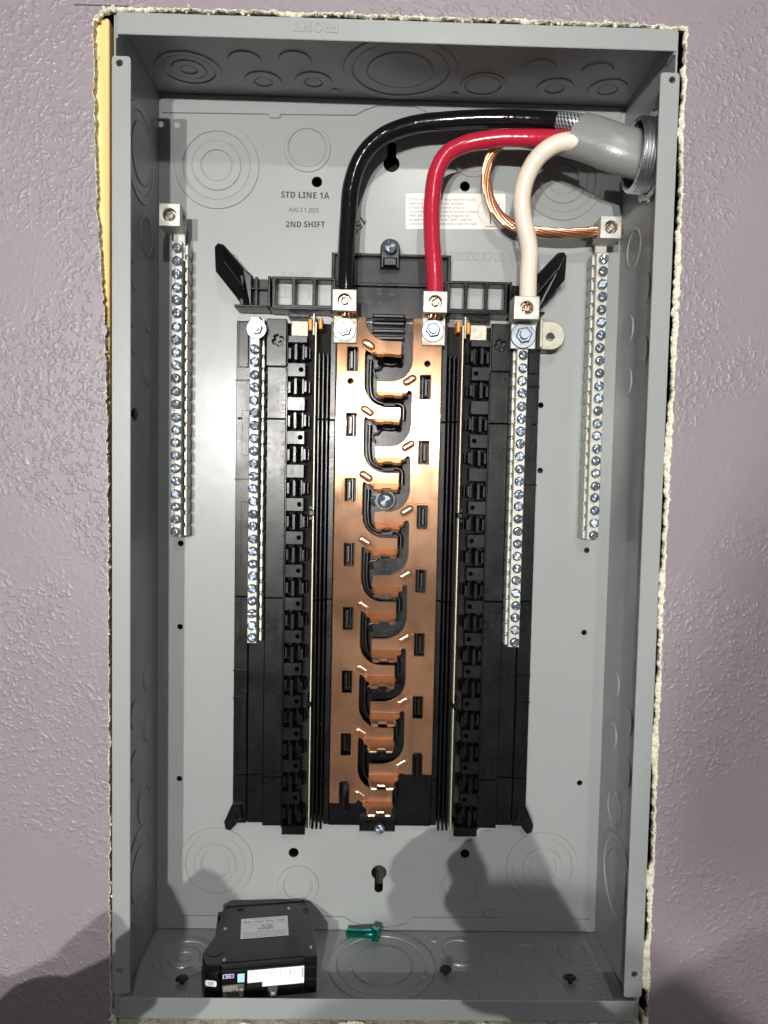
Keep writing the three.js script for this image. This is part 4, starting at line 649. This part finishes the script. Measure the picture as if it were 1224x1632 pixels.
/* ---------- the photographer, out of frame, forearms posed to cast the lower shadows ---------- */
{
  const person = thing('person', 'unseen person in pale grey jacket, forearms posed to shade the lower panel', 'person');
  const skin = std({ color: lin(0.42, 0.25, 0.18), roughness: 0.55 }), cloth = std({ color: lin(0.42, 0.41, 0.38), roughness: 0.9 }), denim = std({ color: lin(0.03, 0.04, 0.07), roughness: 0.9 }), hairM = std({ color: lin(0.02, 0.014, 0.01), roughness: 0.6 });  // jacket cloth kept pale so that the copper mirrors some light
  // capsules: [ax, ay, az, ra, bx, by, bz, rb], joined with a smooth minimum on a grid
  function flesh(caps, cell, k) {
    const lo = [1e9, 1e9, 1e9], hi = [-1e9, -1e9, -1e9];
    for (const c of caps) for (let i = 0; i < 3; i++) { lo[i] = Math.min(lo[i], c[i] - c[3], c[4 + i] - c[7]); hi[i] = Math.max(hi[i], c[i] + c[3], c[4 + i] + c[7]); }
    const S = Math.max(hi[0] - lo[0], hi[1] - lo[1], hi[2] - lo[2]) + cell * 6, n = Math.ceil(S / cell), mid = lo.map((v, i) => (v + hi[i]) / 2);
    const mc = new MarchingCubes(n, skin, false, false, 400000); mc.isolation = 0; const f = mc.field, half = n / 2, sc = S / 2;
    f.fill(-1);
    const far = new Float32Array(f.length).fill(1e3);
    for (const c of caps) {
      const ab = [c[4] - c[0], c[5] - c[1], c[6] - c[2]], L2 = ab[0] ** 2 + ab[1] ** 2 + ab[2] ** 2 || 1e-9, R = Math.max(c[3], c[7]) + 4 * k + 2 * cell;
      const r0 = [0, 1, 2].map((i) => Math.max(0, Math.floor((Math.min(c[i], c[4 + i]) - R - mid[i]) / sc * half + half))), r1 = [0, 1, 2].map((i) => Math.min(n - 1, Math.ceil((Math.max(c[i], c[4 + i]) + R - mid[i]) / sc * half + half)));
      for (let z = r0[2]; z <= r1[2]; z++) for (let y = r0[1]; y <= r1[1]; y++) for (let x = r0[0]; x <= r1[0]; x++) {
        const p = [(x - half) / half * sc + mid[0] - c[0], (y - half) / half * sc + mid[1] - c[1], (z - half) / half * sc + mid[2] - c[2]];
        const t = Math.min(1, Math.max(0, (p[0] * ab[0] + p[1] * ab[1] + p[2] * ab[2]) / L2));
        const d = Math.hypot(p[0] - ab[0] * t, p[1] - ab[1] * t, p[2] - ab[2] * t) - (c[3] + (c[7] - c[3]) * t), o = z * n * n + y * n + x, e = far[o];
        const h = Math.max(k - Math.abs(d - e), 0) / k; far[o] = Math.min(d, e) - h * h * k * 0.25;
      }
    }
    for (let i = 0; i < f.length; i++) f[i] = -far[i];
    mc.update();
    const g = new THREE.BufferGeometry(), c = mc.count; g.setAttribute('position', new THREE.BufferAttribute(mc.positionArray.slice(0, c * 3), 3)); g.setAttribute('normal', new THREE.BufferAttribute(mc.normalArray.slice(0, c * 3), 3));
    g.scale(sc, sc, sc); g.translate(...mid); return g;
  }
  const hand = (s, ox, oy, oz) => {                               // wrist, palm, four curled fingers, thumb closing on them
    const P = (x, y, z) => [ox + s * x, oy + y, oz + z], c = [[...P(0.012, -0.062, 0.016), 0.027, ...P(0, 0, 0.012), 0.031], [...P(-0.016, -0.02, 0.012), 0.024, ...P(-0.014, 0.01, 0.008), 0.02]];
    [[0.024, 1], [0.008, 1.06], [-0.008, 1], [-0.023, 0.82]].forEach(([x, l]) => { const k1 = P(x, 0.032 * l, -0.004), k2 = P(x * 0.9, 0.03 * l, -0.03), k3 = P(x * 0.85, 0.006, -0.034); c.push([...P(x, 0.008, 0.006), 0.011, ...k1, 0.0102], [...k1, 0.0102, ...k2, 0.0092], [...k2, 0.0092, ...k3, 0.0078]); });
    c.push([...P(-0.028, -0.024, 0.004), 0.0135, ...P(-0.034, 0.002, -0.018), 0.011], [...P(-0.034, 0.002, -0.018), 0.011, ...P(-0.018, 0.014, -0.034), 0.0088]);
    return c;
  };
  const hx = -0.02, hy = -0.165;
  const body = flesh([[hx, hy + 0.015, 1.0, 0.088, hx, hy - 0.025, 0.985, 0.078], [hx, hy - 0.08, 0.965, 0.052, hx, hy - 0.09, 0.955, 0.045], [hx, hy - 0.09, 1.02, 0.055, hx, hy - 0.2, 1.03, 0.06], [hx + 0.085, hy - 0.01, 1.005, 0.016, hx + 0.087, hy - 0.035, 1.005, 0.012], [hx - 0.085, hy - 0.01, 1.005, 0.016, hx - 0.087, hy - 0.035, 1.005, 0.012], [hx, hy - 0.005, 0.905, 0.012, hx, hy - 0.035, 0.893, 0.016]], 0.006, 0.02);
  const arms = [flesh([...hand(-1, 0, 0, 0), [-0.012, -0.062, 0.016, 0.026, -0.02, -0.1, 0.02, 0.03]], 0.0032, 0.006).scale(0.9, 0.9, 0.9).rotateZ(-1.0).translate(-0.192, -0.244, 0.345), flesh([...hand(1, 0, 0, 0), [0.012, -0.062, 0.016, 0.026, 0.02, -0.1, 0.02, 0.031]], 0.0032, 0.006).scale(0.9, 0.9, 0.9).rotateZ(0.45).translate(0.02, -0.211, 0.345)];
  part('body', [body, ...arms], skin, person);
  part('jacket', flesh([[-0.245, -0.274, 0.365, 0.042, -0.4, -0.395, 0.56, 0.056], [-0.4, -0.395, 0.56, 0.056, -0.22, -0.4, 1.03, 0.068], [0.058, -0.278, 0.365, 0.038, 0.19, -0.48, 0.54, 0.056], [0.19, -0.48, 0.54, 0.056, 0.17, -0.4, 1.03, 0.068], [-0.22, -0.4, 1.03, 0.075, 0.17, -0.4, 1.03, 0.075], [-0.12, -0.48, 1.03, 0.12, -0.1, -0.8, 1.04, 0.11], [0.08, -0.48, 1.03, 0.12, 0.06, -0.8, 1.04, 0.11], [hx, -0.38, 1.03, 0.075, hx, -0.43, 1.03, 0.1]], 0.012, 0.04), cloth, person);
  part('trousers', flesh([[-0.11, -0.75, 1.04, 0.112, -0.12, -1.12, 1.02, 0.075], [0.07, -0.75, 1.04, 0.112, 0.08, -1.12, 1.02, 0.075], [-0.12, -1.12, 1.02, 0.072, -0.12, -1.46, 1.05, 0.05], [0.08, -1.12, 1.02, 0.072, 0.08, -1.46, 1.05, 0.05]], 0.014, 0.03), denim, person);
  part('hair', flesh([[hx, hy + 0.035, 1.02, 0.092, hx, hy, 1.035, 0.082], [hx - 0.05, hy + 0.035, 0.985, 0.055, hx + 0.05, hy + 0.035, 0.985, 0.055]], 0.008, 0.02), hairM, person);
  part('boot', [-1, 1].map((s) => flesh([[s * 0.1 - 0.02, -1.5, 1.06, 0.045, s * 0.11 - 0.02, -1.52, 0.9, 0.038]], 0.01, 0.02)), cloth, person);
}

/* ---------- unseen lamps, blocker and bright panes behind the photographer ---------- */
lampSpots.forEach(({ at, power }, i) => {  // heads out of view, placed by the paired shadows in the box
  const t = thing('unseen_work_lamp', i ? 'right head of an unseen twin work lamp lighting the panel' : 'left head of an unseen twin work lamp lighting the panel', 'lamp', 'work lamp heads', at);
  const m = part('lamp_housing', new THREE.LatheGeometry([V2(0, -0.03), V2(0.03, -0.03), V2(0.042, 0), V2(0.04, 0), V2(0.026, -0.02), V2(0, -0.02)], 28).rotateX(-Math.PI / 2), M.darkScrew, t);
  part('lens', new THREE.CylinderGeometry(0.02, 0.02, 0.002, 24).rotateX(Math.PI / 2).translate(0, 0, 0.012), std({ color: 0x222222, emissive: new THREE.Color(1, 0.97, 0.92), emissiveIntensity: 4 }), t);
  const l = new THREE.SpotLight(lin(1, 0.975, 0.93), power, 0, 0.9, 0.3, 2); l.position.set(at[0], at[1], at[2] - 0.03); l.target.position.set(at[0] * 0.3, 0, 0); l.castShadow = true; l.shadow.radius = 0.8; l.shadow.mapSize.set(2048, 2048); scene.add(l, l.target);
  m.rotation.y = Math.PI; t.children[1].position.z = -0.024;
});
{
  const [x, y, z] = ceilingSpot.at;
  const t = thing('unseen_ceiling_lamp', 'unseen round ceiling lamp lighting the panel from above right', 'lamp', null, [x, y, z]);  // out of view, placed to light the panel from above right
  part('shade', new THREE.CylinderGeometry(0.09, 0.11, 0.03, 36).translate(0, 0.035, 0), M.gypsum, t);
  part('diffuser', new THREE.CylinderGeometry(0.05, 0.05, 0.004, 32).translate(0, 0.012, 0), std({ color: 0x333333, emissive: new THREE.Color(1, 0.97, 0.92), emissiveIntensity: 2 }), t);
  const l = new THREE.PointLight(lin(1, 0.97, 0.93), ceilingSpot.power, 0, 2); l.position.set(x, y, z); l.castShadow = true; l.shadow.radius = 1.5; scene.add(l);
}
{ // unseen blocker in pendant form, placed to shade the wall right of the box
  const t = thing('unseen_light_blocker', 'small unseen pendant shape placed to shade the wall right of the box', 'lamp', null, [-0.244, 0.108, 1.6]);
  part('shade', new THREE.LatheGeometry([V2(0.034, 0), V2(0.033, 0.001), V2(0.029, 0.03), V2(0.018, 0.056), V2(0.006, 0.066), V2(0.004, 0.07), V2(0.0001, 0.07)], 32), M.darkScrew, t);
  part('blocker_cord', new THREE.CylinderGeometry(0.002, 0.002, 1.3, 8).translate(0, 0.72, 0), M.plasticMatte, t);
}
for (const [label, x0, y0, x1, y1, glow] of [                     // unseen bright panes, placed to be mirrored in the copper and glossy plastic
  ['unseen bright window behind the photographer, placed to reflect in the copper', -0.62, 0.075, 0.08, 0.46, 1.3],
  ['unseen tall bright pane, placed to reflect in the right copper bar', 0.16, -0.32, 0.64, 0.46, 0.8]]) {
  const w = x1 - x0, h = y1 - y0, at = [(x0 + x1) / 2, (y0 + y1) / 2, 2.4];
  const t = thing('unseen_window', label, 'window', null, at);
  part('pane', new THREE.PlaneGeometry(w, h).rotateY(Math.PI), std({ color: 0x222222, emissive: new THREE.Color(0.95, 0.98, 1), emissiveIntensity: glow * 0.3, side: THREE.DoubleSide }), t);
  part('frame', [[-w / 2 - 0.02, 0, 0.04, h + 0.08], [w / 2 + 0.02, 0, 0.04, h + 0.08], [0, h / 2 + 0.02, w, 0.04], [0, -h / 2 - 0.02, w, 0.04]].map(([x, y, a, b]) => new RoundedBoxGeometry(a, b, 0.03, 1, 0.003).translate(x, y, 0)), M.gypsum, t);
  const l = new THREE.RectAreaLight(lin(0.95, 0.98, 1), glow, w, h); l.position.set(at[0], at[1], at[2] - 0.01); l.lookAt(at[0], at[1], 0); scene.add(l);
}

renderer.render(scene, camera);
